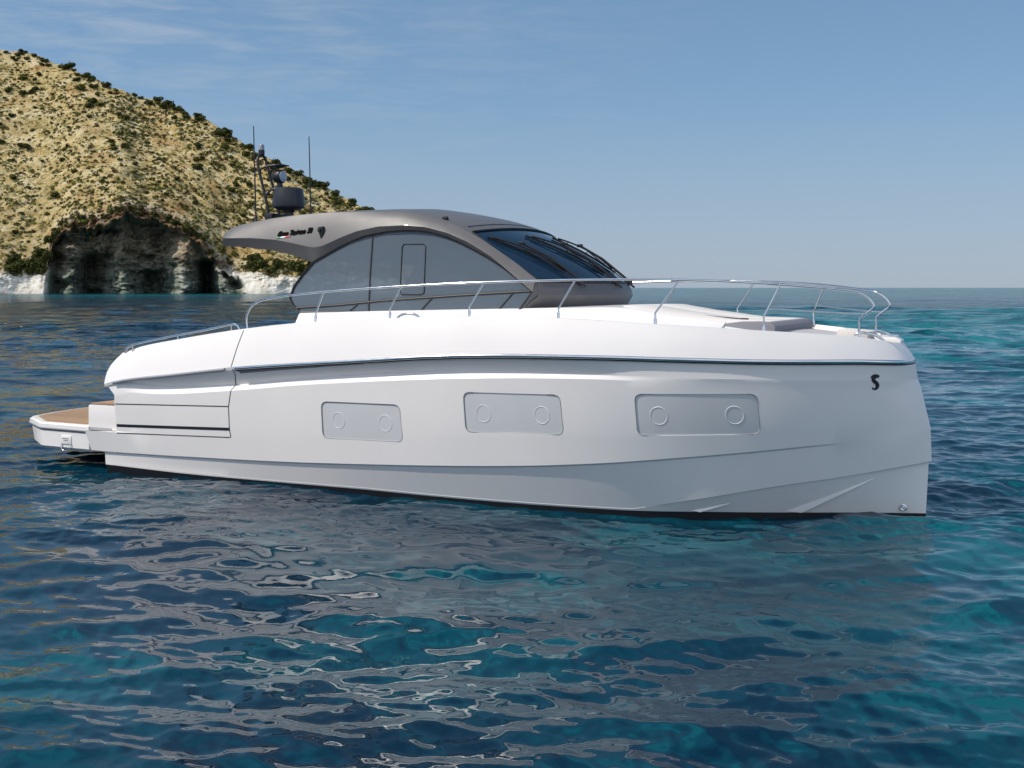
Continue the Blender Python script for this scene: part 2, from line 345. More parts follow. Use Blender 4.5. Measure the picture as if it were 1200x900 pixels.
    low = np.maximum(low, np.clip(brow*1.3*(.4+1.2*fbm(gx/5, gy/5, 88, 3)), 0, 1))
    X = ta[None, :]*Y
    X += (fbm(gx/4+9, Z/4, 95, 4)-.5)*3*cf*0
    me = grid_mesh('hill', X, Y, Z, {'cliff': low, 'cave': inside, 'up': u})
    m = bpy.data.materials.new('dry hillside and limestone'); m.use_nodes = True; t = m.node_tree; b = t.nodes['Principled BSDF']; l = t.links.new
    b.inputs['Roughness'].default_value = .95; b.inputs['Specular IOR Level'].default_value = .1
    g = N(t, 'ShaderNodeNewGeometry')
    def noise(s, d=5, r=.55, st=(1, 1, 1)):
        mp = N(t, 'ShaderNodeMapping'); mp.inputs['Scale'].default_value = st; l(g.outputs['Position'], mp.inputs[0])
        n = N(t, 'ShaderNodeTexNoise'); n.inputs['Scale'].default_value = s; n.inputs['Detail'].default_value = d; n.inputs['Roughness'].default_value = r; l(mp.outputs[0], n.inputs[0]); return n.outputs[0]
    def ramp(src, *st):
        r = N(t, 'ShaderNodeValToRGB'); e = r.color_ramp.elements; e[0].position, e[0].color = st[0][0], (*st[0][1], 1); e[1].position, e[1].color = st[-1][0], (*st[-1][1], 1)
        for p, c in st[1:-1]: x = e.new(p); x.color = (*c, 1)
        l(src, r.inputs[0]); return r.outputs[0]
    def mr(src, a, b_, c=0, d=1):
        n = N(t, 'ShaderNodeMapRange'); n.inputs[1].default_value = a; n.inputs[2].default_value = b_; n.inputs[3].default_value = c; n.inputs[4].default_value = d; l(src, n.inputs[0]); return n.outputs[0]
    def mixc(f, a, b_):
        n = N(t, 'ShaderNodeMix', data_type='RGBA'); l(f, n.inputs['Factor'])
        for k, q in (('A', a), ('B', b_)):
            if isinstance(q, tuple): n.inputs[k].default_value = (*q, 1)
            else: l(q, n.inputs[k])
        return n.outputs['Result']
    grass = ramp(noise(.11, 7, .62), (.30, (.28, .21, .075)), (.45, (.48, .36, .15)), (.58, (.60, .49, .26)), (.72, (.66, .59, .42)))
    spk = mr(noise(.75, 4, .7), .54, .66); grass = mixc(spk, grass, (.55, .50, .38))          # limestone showing through
    scrub = mr(noise(.30, 6, .70), .51, .60); grass = mixc(scrub, grass, (.12, .115, .033))  # low olive scrub
    soil = mr(noise(.05, 4), .58, .70, 0, .7); grass = mixc(soil, grass, (.30, .15, .05))
    dots = mr(noise(1.3, 3, .6), .60, .68, 0, .85); grass = mixc(dots, grass, (.06, .05, .02))
    lime = ramp(noise(.35, 6, .65, (1, 1, .5)), (.30, (.24, .20, .14)), (.42, (.66, .62, .53)), (.60, (.80, .78, .71)))
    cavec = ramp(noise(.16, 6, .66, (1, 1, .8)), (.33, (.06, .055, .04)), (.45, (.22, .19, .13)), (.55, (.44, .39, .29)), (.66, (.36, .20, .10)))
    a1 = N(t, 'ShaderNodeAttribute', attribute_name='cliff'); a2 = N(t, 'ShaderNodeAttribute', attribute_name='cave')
    c = mixc(a1.outputs['Fac'], grass, lime); 
    rust = mr(noise(.09, 4), .5, .6, 0, .8)
    sz = N(t, 'ShaderNodeSeparateXYZ'); l(g.outputs['Position'], sz.inputs[0])
    hi = mr(sz.outputs['Z'], 9, 16); mm = N(t, 'ShaderNodeMath', operation='MULTIPLY'); l(hi, mm.inputs[0]); l(a1.outputs['Fac'], mm.inputs[1])
    brown = ramp(noise(.3, 6, .65), (.35, (.07, .05, .03)), (.52, (.24, .15, .075)), (.66, (.36, .29, .19)))
    c = mixc(mm.outputs[0], c, brown)
    bounce_col = ramp(noise(.2, 6, .62), (.36, (.03, .045, .038)), (.5, (.13, .185, .15)), (.64, (.30, .33, .27)))
    bounce_mask = mr(sz.outputs['Z'], 22, 7, 0, .85); cavec = mixc(bounce_mask, cavec, bounce_col)  # teal light bounced off the water, painted into the lower cave walls by height
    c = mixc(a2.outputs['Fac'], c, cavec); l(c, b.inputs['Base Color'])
    bp = N(t, 'ShaderNodeBump'); bp.inputs['Strength'].default_value = .9; bp.inputs['Distance'].default_value = .9
    l(noise(.9, 5, .7), bp.inputs['Height']); l(bp.outputs[0], b.inputs['Normal'])
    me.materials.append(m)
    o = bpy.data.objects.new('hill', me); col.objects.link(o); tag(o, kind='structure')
    hill.update(X=X, Y=Y, Z=Z, u=u, S=S, px=px, inside=inside)
build_hill()

# bushes on the hill: the bigger ones one by one, the low tufts as one ground cover
def leaf_mat(name, c, d):
    m = material(name, c, .85, spec=.15); t = m.node_tree; b = t.nodes['Principled BSDF']; l = t.links.new
    tc = N(t, 'ShaderNodeTexCoord'); nz = N(t, 'ShaderNodeTexNoise'); nz.inputs['Scale'].default_value = 3.2; nz.inputs['Detail'].default_value = 4
    mx = N(t, 'ShaderNodeMix', data_type='RGBA'); mx.inputs['A'].default_value = (*c, 1); mx.inputs['B'].default_value = (*d, 1)
    mr = N(t, 'ShaderNodeMapRange'); mr.inputs[1].default_value = .4; mr.inputs[2].default_value = .62
    l(tc.outputs['Object'], nz.inputs[0]); l(nz.outputs[0], mr.inputs[0]); l(mr.outputs[0], mx.inputs['Factor']); l(mx.outputs['Result'], b.inputs['Base Color'])
    return m
LEAF = [leaf_mat('dark bush leaves', (.042, .048, .012), (.105, .108, .026)), leaf_mat('olive bush leaves', (.075, .085, .016), (.19, .185, .04)), leaf_mat('brown dry bush', (.05, .036, .014), (.11, .075, .025))]
def bush_mesh(name, seed, mat, n=420):
    r = np.random.default_rng(seed); v = []; f = []
    lobes = [(r.uniform(-.38, .38), r.uniform(-.38, .38), r.uniform(.22, .62), r.uniform(.26, .48)) for _ in range(7)] + [(0, 0, .3, .5)]
    for k in range(n):
        cx, cy, cz, rr = lobes[r.integers(len(lobes))]
        d = r.normal(size=3); d /= np.linalg.norm(d)
        p = np.array([cx, cy, cz]) + d*rr*r.uniform(.7, 1.06)
        if p[2] < -.1: p[2] = r.uniform(0, .1)
        a = d + r.normal(size=3)*.5; a /= np.linalg.norm(a); b = np.cross(a, r.normal(size=3)); b /= np.linalg.norm(b); c = np.cross(a, b)
        s = r.uniform(.06, .13); i = len(v)
        v += [p+s*b, p+s*c, p-s*b*1.1, p-s*c]; f.append((i, i+1, i+2, i+3))
    me = bpy.data.meshes.new(name); me.from_pydata([tuple(q) for q in v], [], f); me.materials.append(mat); return me
def build_bushes():
    X, Y, Z, S, px = hill['X'], hill['Y'], hill['Z'], hill['S'], hill['px']
    meshes = [bush_mesh('bush', 100+k, LEAF[(0, 0, 1, 1, 0, 2)[k]]) for k in range(6)]
    rng = np.random.default_rng(12)
    def pt(i, j): return (X[i, j], Y[i, j], Z[i, j])
    rows = np.arange(S.shape[0]); rs = S[:, 0]
    def row_at(sv): return int(np.argmin(np.abs(rs-sv)))
    def col_at(p): return int(np.argmin(np.abs(px-p)))
    out = []
    def put(i, j, size, kind, label, group, squash=1.0):
        x, y, z = pt(i, j); o = bpy.data.objects.new('bush', meshes[kind]); col.objects.link(o)
        o.location = (x, y-.1, z-.12*size); o.rotation_euler = (0, 0, rng.uniform(0, 6.28)); o.scale = (size, size, size*squash)
        tag(o, label, 'bush', group); out.append(o)
    # along the skyline
    for k in range(70):
        p = rng.uniform(-6, 436); sv = 2-abs(rng.normal(0, .035)) if p < 230 or rng.random() < .5 else 2-abs(rng.normal(0, .09))
        put(row_at(min(sv, 2.0)), col_at(p), rng.uniform(2.2, 5.0)*(1.0 if p > 60 else .7), int(rng.choice([0, 1, 4])), 'dark green bush on the skyline of the dry hill', 'bushes along the hill skyline', .8)
    # clumps at the foot of the slope, both sides of the cave
    for k in range(20):
        put(row_at(1+rng.uniform(0, .05)), col_at(rng.uniform(12, 52)), rng.uniform(3.5, 6.8), int(rng.choice([0, 1, 4, 0])), 'thick dark bush above the white rocks left of the cave', 'bushes above the rocks left of the cave')
    for k in range(9):
        put(row_at(1+rng.uniform(-.02, .03)), col_at(rng.uniform(46, 68)), rng.uniform(2.5, 5.0), int(rng.choice([0, 1, 4])), 'thick dark bush above the white rocks left of the cave', 'bushes above the rocks left of the cave')
    for k in range(22):
        put(row_at(1+rng.uniform(.01, .07)), col_at(rng.uniform(285, 372)), rng.uniform(3, 6.0), int(rng.choice([0, 1, 4, 0])), 'thick dark bush above the white rocks right of the cave', 'bushes above the rocks right of the cave')
    for k in range(34):
        put(row_at(1+rng.uniform(0, .03)), col_at(rng.uniform(60, 270)), rng.uniform(1.8, 3.6), int(rng.choice([1, 2, 5])), 'ragged bush growing on the brink over the cave mouth', 'bushes on the brink over the cave')
    # scattered over the slope
    for k in range(155):
        p = rng.uniform(-10, 430); u = rng.beta(1.6, 1.1)
        put(row_at(1+min(u, .97)), col_at(p), rng.uniform(1.3, 3.2)*(1.15 if u > .6 else 1)*(1.6 if rng.random() < .2 else 1), int(rng.choice([0, 0, 1, 2, 4])), 'round bush dotted on the open dry slope above the cave', 'bushes dotted over the hillside', .85)
    # low tufts: ground cover
    v = []; f = []; mi = []
    for k in range(9000):
        p = rng.uniform(-60, 470); u = rng.uniform(.0, .99)
        if fbm(np.array([p/26.]), np.array([u*7]), 140, 3)[0] < .42 and rng.random() < .7: continue
        i, j = row_at(1+u), col_at(p); c = np.array(pt(i, j)); s = rng.uniform(.35, 1.2)*(1.7 if rng.random() < .22 else 1); kind = int(rng.choice([0, 1, 1, 2]))
        for q in range(11):
            d = rng.normal(size=3); d[2] = abs(d[2]); d /= np.linalg.norm(d); o = c+d*s*np.array([1, 1, .75])*rng.uniform(.5, 1)
            b = np.cross(d, rng.normal(size=3)); b /= np.linalg.norm(b); e = np.cross(d, b); h = s*rng.uniform(.3, .55); n = len(v)
            v += [o+h*b, o+h*e, o-h*b, o-h*e]; f.append((n, n+1, n+2, n+3)); mi.append(kind)
    me = bpy.data.meshes.new('scrub_tufts'); me.from_pydata([tuple(q) for q in v], [], f)
    for m in LEAF: me.materials.append(m)
    me.polygons.foreach_set('material_index', np.array(mi, dtype=np.int32))
    o = bpy.data.objects.new('scrub_tufts', me); col.objects.link(o); tag(o, 'low olive and brown scrub tufts covering the dry hillside', 'scrub', kind='stuff')
build_bushes()

# ------------------------------------------------------------------ the yacht
C = {
'G': [(0.46,-2.108,1.929),(0.682,-2.122,1.988),(0.902,-2.135,2.044),(1.121,-2.146,2.087),(1.339,-2.157,2.123),(1.554,-2.168,2.155),(1.769,-2.178,2.187),(1.982,-2.188,2.219),(2.193,-2.197,2.25),(2.403,-2.204,2.28),(2.611,-2.211,2.308),(2.818,-2.216,2.336),(3.023,-2.22,2.36),(3.226,-2.224,2.384),(3.428,-2.227,2.406),(3.628,-2.229,2.428),(3.827,-2.232,2.447),(4.024,-2.234,2.465),(4.219,-2.236,2.48),(4.413,-2.238,2.494),(4.605,-2.239,2.506),(4.796,-2.24,2.518),(4.985,-2.24,2.529),(5.172,-2.24,2.539),(5.357,-2.239,2.548),(5.541,-2.238,2.556),(5.723,-2.237,2.564),(5.903,-2.236,2.572),(6.081,-2.234,2.58),(6.258,-2.232,2.587),(6.433,-2.229,2.594),(6.606,-2.227,2.6),(6.777,-2.224,2.604),(6.946,-2.221,2.607),(7.114,-2.217,2.607),(7.279,-2.211,2.607),(7.443,-2.202,2.606),(7.605,-2.192,2.604),(7.765,-2.18,2.602),(7.923,-2.166,2.6),(8.079,-2.152,2.597),(8.233,-2.137,2.595),(8.385,-2.122,2.592),(8.535,-2.106,2.587),(8.683,-2.089,2.582),(8.829,-2.07,2.575),(8.973,-2.048,2.567),(9.114,-2.025,2.558),(9.254,-2,2.55),(9.391,-1.974,2.541),(9.526,-1.946,2.533),(9.659,-1.917,2.526),(9.79,-1.884,2.518),(9.918,-1.849,2.511),(10.044,-1.811,2.504),(10.168,-1.771,2.497),(10.289,-1.729,2.49),(10.408,-1.685,2.483),(10.524,-1.64,2.476),(10.638,-1.594,2.469),(10.749,-1.545,2.461),(10.858,-1.493,2.454),(10.964,-1.438,2.447),(11.067,-1.381,2.44),(11.167,-1.323,2.433),(11.265,-1.265,2.426),(11.359,-1.206,2.419),(11.451,-1.147,2.412),(11.539,-1.088,2.405),(11.625,-1.028,2.398),(11.707,-0.967,2.39),(11.785,-0.906,2.382),(11.86,-0.844,2.373),(11.932,-0.782,2.364),(11.999,-0.721,2.353),(12.063,-0.66,2.34),(12.122,-0.598,2.328),(12.177,-0.531,2.315),(12.227,-0.462,2.304),(12.272,-0.39,2.294),(12.311,-0.305,2.285),(12.343,-0.189,2.278),(12.367,-0.063,2.273),(12.38,0,2.27)],
'R': [(0.245,-2.303,1.424),(0.473,-2.316,1.48),(0.701,-2.328,1.523),(0.926,-2.337,1.555),(1.15,-2.345,1.582),(1.373,-2.353,1.606),(1.594,-2.36,1.63),(1.813,-2.366,1.655),(2.031,-2.372,1.681),(2.247,-2.378,1.708),(2.462,-2.382,1.733),(2.675,-2.386,1.758),(2.886,-2.389,1.781),(3.096,-2.391,1.802),(3.304,-2.392,1.821),(3.51,-2.394,1.839),(3.715,-2.395,1.857),(3.918,-2.397,1.873),(4.119,-2.398,1.889),(4.319,-2.399,1.905),(4.517,-2.399,1.92),(4.713,-2.4,1.935),(4.908,-2.4,1.95),(5.101,-2.4,1.964),(5.292,-2.399,1.978),(5.481,-2.398,1.993),(5.669,-2.396,2.007),(5.854,-2.394,2.022),(6.038,-2.391,2.037),(6.22,-2.388,2.051),(6.4,-2.384,2.064),(6.579,-2.38,2.075),(6.755,-2.376,2.085),(6.93,-2.372,2.095),(7.102,-2.367,2.102),(7.273,-2.36,2.108),(7.442,-2.351,2.113),(7.609,-2.341,2.118),(7.773,-2.328,2.121),(7.936,-2.315,2.124),(8.097,-2.301,2.125),(8.256,-2.285,2.126),(8.413,-2.269,2.126),(8.567,-2.252,2.127),(8.72,-2.232,2.127),(8.87,-2.209,2.127),(9.018,-2.184,2.127),(9.164,-2.156,2.126),(9.308,-2.126,2.125),(9.45,-2.095,2.123),(9.589,-2.063,2.12),(9.726,-2.029,2.118),(9.861,-1.991,2.116),(9.993,-1.951,2.114),(10.123,-1.908,2.111),(10.25,-1.863,2.109),(10.375,-1.817,2.107),(10.498,-1.771,2.104),(10.617,-1.723,2.102),(10.735,-1.674,2.1),(10.849,-1.622,2.098),(10.961,-1.569,2.097),(11.07,-1.513,2.096),(11.177,-1.457,2.095),(11.28,-1.4,2.095),(11.381,-1.342,2.094),(11.478,-1.283,2.094),(11.572,-1.222,2.093),(11.664,-1.16,2.093),(11.751,-1.097,2.092),(11.836,-1.033,2.092),(11.917,-0.969,2.091),(11.994,-0.905,2.089),(12.068,-0.841,2.086),(12.137,-0.778,2.083),(12.203,-0.712,2.08),(12.264,-0.644,2.076),(12.321,-0.574,2.072),(12.372,-0.507,2.069),(12.418,-0.43,2.066),(12.458,-0.335,2.064),(12.492,-0.191,2.062),(12.517,-0.062,2.061),(12.53,0,2.06)],
'S': [(0.315,-2.279,1.383),(0.543,-2.279,1.468),(0.77,-2.256,1.457),(0.994,-2.24,1.432),(1.218,-2.239,1.422),(1.439,-2.239,1.425),(1.66,-2.24,1.432),(1.878,-2.241,1.442),(2.095,-2.242,1.454),(2.311,-2.244,1.468),(2.525,-2.246,1.482),(2.737,-2.248,1.497),(2.948,-2.25,1.512),(3.157,-2.251,1.531),(3.364,-2.253,1.553),(3.57,-2.255,1.576),(3.774,-2.256,1.6),(3.976,-2.258,1.624),(4.177,-2.259,1.645),(4.376,-2.26,1.664),(4.573,-2.261,1.682),(4.769,-2.262,1.7),(4.963,-2.262,1.718),(5.155,-2.263,1.734),(5.346,-2.262,1.75),(5.534,-2.261,1.765),(5.721,-2.26,1.78),(5.906,-2.258,1.795),(6.089,-2.256,1.808),(6.271,-2.253,1.821),(6.45,-2.25,1.832),(6.628,-2.247,1.843),(6.804,-2.244,1.853),(6.978,-2.24,1.862),(7.15,-2.236,1.868),(7.32,-2.231,1.873),(7.489,-2.224,1.878),(7.655,-2.216,1.882),(7.819,-2.207,1.884),(7.981,-2.197,1.885),(8.142,-2.186,1.884),(8.3,-2.175,1.882),(8.456,-2.163,1.878),(8.61,-2.151,1.875),(8.762,-2.136,1.871),(8.912,-2.12,1.868),(9.06,-2.101,1.866),(9.205,-2.08,1.864),(9.349,-2.057,1.861),(9.49,-2.032,1.859),(9.629,-2.004,1.857),(9.765,-1.973,1.855),(9.899,-1.939,1.853),(10.031,-1.901,1.852),(10.161,-1.861,1.85),(10.288,-1.818,1.849),(10.412,-1.773,1.848),(10.534,-1.726,1.847),(10.654,-1.678,1.846),(10.771,-1.628,1.845),(10.885,-1.575,1.844),(10.996,-1.521,1.843),(11.105,-1.465,1.842),(11.211,-1.408,1.841),(11.314,-1.35,1.841),(11.414,-1.291,1.84),(11.511,-1.231,1.84),(11.606,-1.17,1.839),(11.696,-1.107,1.838),(11.784,-1.043,1.837),(11.868,-0.978,1.836),(11.949,-0.913,1.835),(12.026,-0.848,1.833),(12.099,-0.783,1.829),(12.169,-0.717,1.825),(12.234,-0.648,1.821),(12.295,-0.576,1.817),(12.351,-0.5,1.813),(12.403,-0.422,1.81),(12.449,-0.343,1.807),(12.489,-0.262,1.804),(12.522,-0.18,1.802),(12.547,-0.094,1.801),(12.56,0,1.8)],
'K': [(0.467,-2.295,1.252),(0.693,-2.299,1.306),(0.918,-2.299,1.312),(1.14,-2.302,1.308),(1.362,-2.306,1.309),(1.581,-2.31,1.317),(1.799,-2.314,1.33),(2.016,-2.318,1.345),(2.231,-2.321,1.364),(2.445,-2.324,1.383),(2.657,-2.327,1.403),(2.867,-2.329,1.422),(3.076,-2.331,1.441),(3.283,-2.332,1.461),(3.488,-2.334,1.484),(3.692,-2.335,1.507),(3.894,-2.336,1.53),(4.095,-2.338,1.551),(4.294,-2.338,1.57),(4.491,-2.339,1.588),(4.687,-2.34,1.604),(4.88,-2.34,1.62),(5.073,-2.34,1.636),(5.263,-2.339,1.65),(5.452,-2.338,1.665),(5.639,-2.336,1.679),(5.824,-2.334,1.692),(6.007,-2.331,1.705),(6.189,-2.328,1.718),(6.368,-2.325,1.729),(6.546,-2.321,1.74),(6.723,-2.317,1.751),(6.897,-2.313,1.76),(7.069,-2.308,1.769),(7.24,-2.302,1.776),(7.408,-2.293,1.784),(7.575,-2.283,1.79),(7.74,-2.271,1.796),(7.903,-2.258,1.801),(8.063,-2.244,1.804),(8.222,-2.229,1.807),(8.379,-2.213,1.81),(8.534,-2.196,1.812),(8.686,-2.178,1.813),(8.837,-2.157,1.814),(8.985,-2.134,1.814),(9.132,-2.108,1.813),(9.276,-2.081,1.81),(9.418,-2.051,1.806),(9.558,-2.02,1.802),(9.695,-1.986,1.798),(9.831,-1.95,1.795),(9.964,-1.91,1.791),(10.094,-1.868,1.788),(10.223,-1.823,1.785),(10.348,-1.777,1.782),(10.472,-1.731,1.779),(10.593,-1.683,1.776),(10.711,-1.634,1.773),(10.827,-1.582,1.77),(10.94,-1.529,1.767),(11.051,-1.474,1.765),(11.158,-1.417,1.763),(11.263,-1.359,1.761),(11.366,-1.3,1.76),(11.465,-1.241,1.758),(11.561,-1.179,1.756),(11.654,-1.116,1.755),(11.744,-1.052,1.753),(11.831,-0.987,1.75),(11.915,-0.921,1.748),(11.994,-0.855,1.745),(12.071,-0.789,1.74),(12.144,-0.722,1.736),(12.212,-0.652,1.731),(12.277,-0.578,1.725),(12.337,-0.504,1.721),(12.393,-0.432,1.716),(12.444,-0.359,1.712),(12.49,-0.287,1.708),(12.529,-0.215,1.705),(12.562,-0.143,1.703),(12.587,-0.071,1.701),(12.6,0,1.7)],
'C1': [(0,-2.163,0.286),(0.237,-2.171,0.286),(0.472,-2.178,0.292),(0.706,-2.186,0.298),(0.937,-2.194,0.305),(1.168,-2.201,0.311),(1.397,-2.207,0.317),(1.624,-2.213,0.324),(1.849,-2.218,0.33),(2.073,-2.221,0.337),(2.295,-2.224,0.343),(2.516,-2.227,0.349),(2.735,-2.23,0.355),(2.952,-2.233,0.362),(3.167,-2.235,0.368),(3.381,-2.237,0.375),(3.593,-2.239,0.382),(3.803,-2.24,0.39),(4.012,-2.24,0.398),(4.219,-2.24,0.406),(4.424,-2.239,0.416),(4.627,-2.238,0.425),(4.828,-2.236,0.435),(5.028,-2.234,0.444),(5.226,-2.232,0.454),(5.422,-2.229,0.464),(5.616,-2.226,0.474),(5.808,-2.223,0.484),(5.998,-2.22,0.494),(6.187,-2.216,0.504),(6.373,-2.21,0.514),(6.558,-2.202,0.524),(6.741,-2.193,0.534),(6.921,-2.182,0.544),(7.1,-2.171,0.555),(7.277,-2.159,0.566),(7.452,-2.146,0.577),(7.624,-2.133,0.589),(7.795,-2.119,0.601),(7.964,-2.102,0.613),(8.13,-2.084,0.626),(8.295,-2.063,0.64),(8.457,-2.041,0.654),(8.617,-2.017,0.668),(8.775,-1.991,0.682),(8.931,-1.964,0.697),(9.084,-1.932,0.712),(9.235,-1.897,0.728),(9.384,-1.86,0.745),(9.531,-1.82,0.761),(9.675,-1.777,0.777),(9.817,-1.733,0.793),(9.956,-1.688,0.808),(10.093,-1.641,0.823),(10.228,-1.594,0.837),(10.359,-1.546,0.852),(10.489,-1.498,0.866),(10.616,-1.451,0.881),(10.74,-1.403,0.895),(10.861,-1.352,0.909),(10.98,-1.299,0.923),(11.096,-1.244,0.937),(11.209,-1.187,0.951),(11.319,-1.13,0.964),(11.426,-1.071,0.976),(11.53,-1.013,0.987),(11.631,-0.953,0.996),(11.728,-0.892,1.004),(11.823,-0.831,1.012),(11.914,-0.769,1.02),(12.001,-0.707,1.027),(12.085,-0.645,1.036),(12.165,-0.585,1.045),(12.241,-0.526,1.055),(12.314,-0.47,1.067),(12.381,-0.417,1.081),(12.445,-0.362,1.096),(12.503,-0.307,1.11),(12.557,-0.251,1.123),(12.604,-0.194,1.135),(12.646,-0.131,1.145),(12.681,-0.07,1.153),(12.707,-0.023,1.159),(12.72,0,1.16)],
'WL': [(0.08,-2.117,0.073),(0.314,-2.121,0.072),(0.547,-2.123,0.069),(0.778,-2.125,0.066),(1.007,-2.127,0.063),(1.235,-2.128,0.06),(1.461,-2.129,0.057),(1.686,-2.13,0.055),(1.909,-2.13,0.055),(2.13,-2.13,0.055),(2.35,-2.129,0.055),(2.568,-2.128,0.057),(2.784,-2.126,0.058),(2.999,-2.124,0.06),(3.212,-2.122,0.062),(3.424,-2.119,0.063),(3.633,-2.116,0.065),(3.841,-2.113,0.066),(4.048,-2.109,0.068),(4.252,-2.105,0.07),(4.455,-2.099,0.072),(4.656,-2.093,0.073),(4.855,-2.085,0.074),(5.052,-2.076,0.075),(5.248,-2.067,0.075),(5.442,-2.057,0.073),(5.634,-2.047,0.071),(5.824,-2.036,0.069),(6.012,-2.024,0.066),(6.199,-2.013,0.064),(6.383,-2.001,0.062),(6.566,-1.989,0.061),(6.747,-1.975,0.059),(6.925,-1.961,0.058),(7.102,-1.945,0.057),(7.277,-1.928,0.056),(7.45,-1.91,0.055),(7.621,-1.891,0.055),(7.789,-1.871,0.054),(7.956,-1.849,0.054),(8.121,-1.827,0.054),(8.283,-1.803,0.054),(8.444,-1.775,0.054),(8.602,-1.745,0.053),(8.758,-1.712,0.053),(8.912,-1.677,0.052),(9.064,-1.64,0.051),(9.213,-1.6,0.051),(9.361,-1.555,0.052),(9.506,-1.506,0.053),(9.648,-1.453,0.055),(9.789,-1.398,0.056),(9.926,-1.342,0.057),(10.062,-1.285,0.058),(10.195,-1.228,0.059),(10.325,-1.172,0.059),(10.453,-1.116,0.059),(10.579,-1.058,0.059),(10.702,-0.999,0.059),(10.822,-0.94,0.059),(10.939,-0.881,0.059),(11.054,-0.822,0.059),(11.165,-0.765,0.059),(11.274,-0.709,0.059),(11.38,-0.655,0.059),(11.483,-0.601,0.059),(11.583,-0.548,0.059),(11.679,-0.496,0.058),(11.773,-0.446,0.058),(11.863,-0.397,0.057),(11.949,-0.35,0.056),(12.032,-0.306,0.056),(12.111,-0.265,0.055),(12.187,-0.227,0.054),(12.258,-0.191,0.054),(12.325,-0.159,0.053),(12.388,-0.129,0.052),(12.446,-0.101,0.052),(12.498,-0.076,0.051),(12.546,-0.054,0.051),(12.587,-0.035,0.051),(12.621,-0.019,0.05),(12.647,-0.006,0.05),(12.66,0,0.05)],
'C2': [(0.08,-2.021,-0.2),(0.315,-2.022,-0.198),(0.549,-2.023,-0.195),(0.782,-2.024,-0.193),(1.012,-2.025,-0.191),(1.241,-2.026,-0.189),(1.469,-2.027,-0.187),(1.695,-2.027,-0.185),(1.919,-2.028,-0.183),(2.142,-2.029,-0.181),(2.363,-2.029,-0.179),(2.582,-2.03,-0.177),(2.8,-2.03,-0.175),(3.015,-2.03,-0.172),(3.23,-2.03,-0.17),(3.442,-2.029,-0.167),(3.653,-2.027,-0.165),(3.862,-2.025,-0.162),(4.07,-2.022,-0.159),(4.275,-2.019,-0.156),(4.479,-2.016,-0.153),(4.681,-2.012,-0.149),(4.882,-2.008,-0.146),(5.08,-2.004,-0.142),(5.277,-1.999,-0.138),(5.472,-1.994,-0.134),(5.665,-1.989,-0.129),(5.856,-1.984,-0.125),(6.045,-1.979,-0.12),(6.233,-1.972,-0.115),(6.418,-1.964,-0.109),(6.602,-1.954,-0.104),(6.784,-1.943,-0.098),(6.963,-1.93,-0.091),(7.141,-1.917,-0.085),(7.317,-1.903,-0.077),(7.491,-1.888,-0.069),(7.662,-1.872,-0.059),(7.832,-1.856,-0.049),(8,-1.84,-0.038),(8.165,-1.822,-0.026),(8.329,-1.802,-0.014),(8.49,-1.78,0),(8.65,-1.756,0.014),(8.807,-1.73,0.03),(8.961,-1.703,0.046),(9.114,-1.675,0.063),(9.264,-1.645,0.084),(9.412,-1.613,0.113),(9.558,-1.579,0.144),(9.702,-1.543,0.175),(9.843,-1.505,0.204),(9.981,-1.466,0.234),(10.117,-1.425,0.263),(10.251,-1.384,0.291),(10.382,-1.339,0.318),(10.511,-1.292,0.345),(10.637,-1.242,0.37),(10.761,-1.192,0.395),(10.881,-1.141,0.418),(10.999,-1.09,0.44),(11.115,-1.039,0.46),(11.227,-0.987,0.479),(11.336,-0.934,0.496),(11.443,-0.881,0.513),(11.546,-0.828,0.53),(11.647,-0.775,0.547),(11.744,-0.723,0.564),(11.838,-0.67,0.581),(11.928,-0.618,0.598),(12.015,-0.567,0.614),(12.099,-0.515,0.629),(12.178,-0.464,0.644),(12.254,-0.414,0.658),(12.326,-0.365,0.671),(12.393,-0.317,0.683),(12.456,-0.269,0.694),(12.514,-0.221,0.704),(12.567,-0.174,0.712),(12.615,-0.126,0.721),(12.656,-0.081,0.728),(12.691,-0.043,0.733),(12.717,-0.014,0.738),(12.73,0,0.74)],
'roof_top': [(2.093,-1.42,3.834),(2.164,-1.409,3.909),(2.298,-1.399,3.976),(2.47,-1.392,4.02),(2.729,-1.386,4.061),(3.07,-1.379,4.107),(3.49,-1.374,4.142),(3.904,-1.372,4.157),(4.31,-1.37,4.164),(4.944,-1.371,4.157),(5.452,-1.375,4.135),(5.712,-1.382,4.088),(5.969,-1.391,4.03),(6.209,-1.4,3.966),(6.461,-1.413,3.878),(6.713,-1.432,3.755),(7.078,-1.463,3.545),(7.435,-1.496,3.329),(7.731,-1.527,3.119)],
'roof_crease': [(2.187,-1.536,3.799),(2.683,-1.537,3.789),(3.169,-1.542,3.752),(3.511,-1.549,3.692),(3.832,-1.556,3.629),(3.931,-1.558,3.618),(4.076,-1.556,3.636),(4.434,-1.54,3.767),(4.71,-1.53,3.852),(5.093,-1.522,3.914),(5.547,-1.521,3.921),(5.921,-1.526,3.886),(6.29,-1.536,3.796),(6.655,-1.554,3.653),(7.016,-1.577,3.459),(7.258,-1.597,3.293),(7.498,-1.618,3.113),(7.748,-1.64,2.929)],
'arch': [(3.891,-1.505,3.383),(4.334,-1.469,3.592),(4.788,-1.44,3.763),(4.942,-1.436,3.786),(5.215,-1.43,3.825),(5.486,-1.427,3.838),(5.742,-1.429,3.829),(5.996,-1.435,3.795),(6.236,-1.446,3.727),(6.489,-1.462,3.635),(6.74,-1.481,3.526),(6.974,-1.5,3.413),(7.219,-1.523,3.277),(7.463,-1.551,3.113),(7.718,-1.58,2.941)],
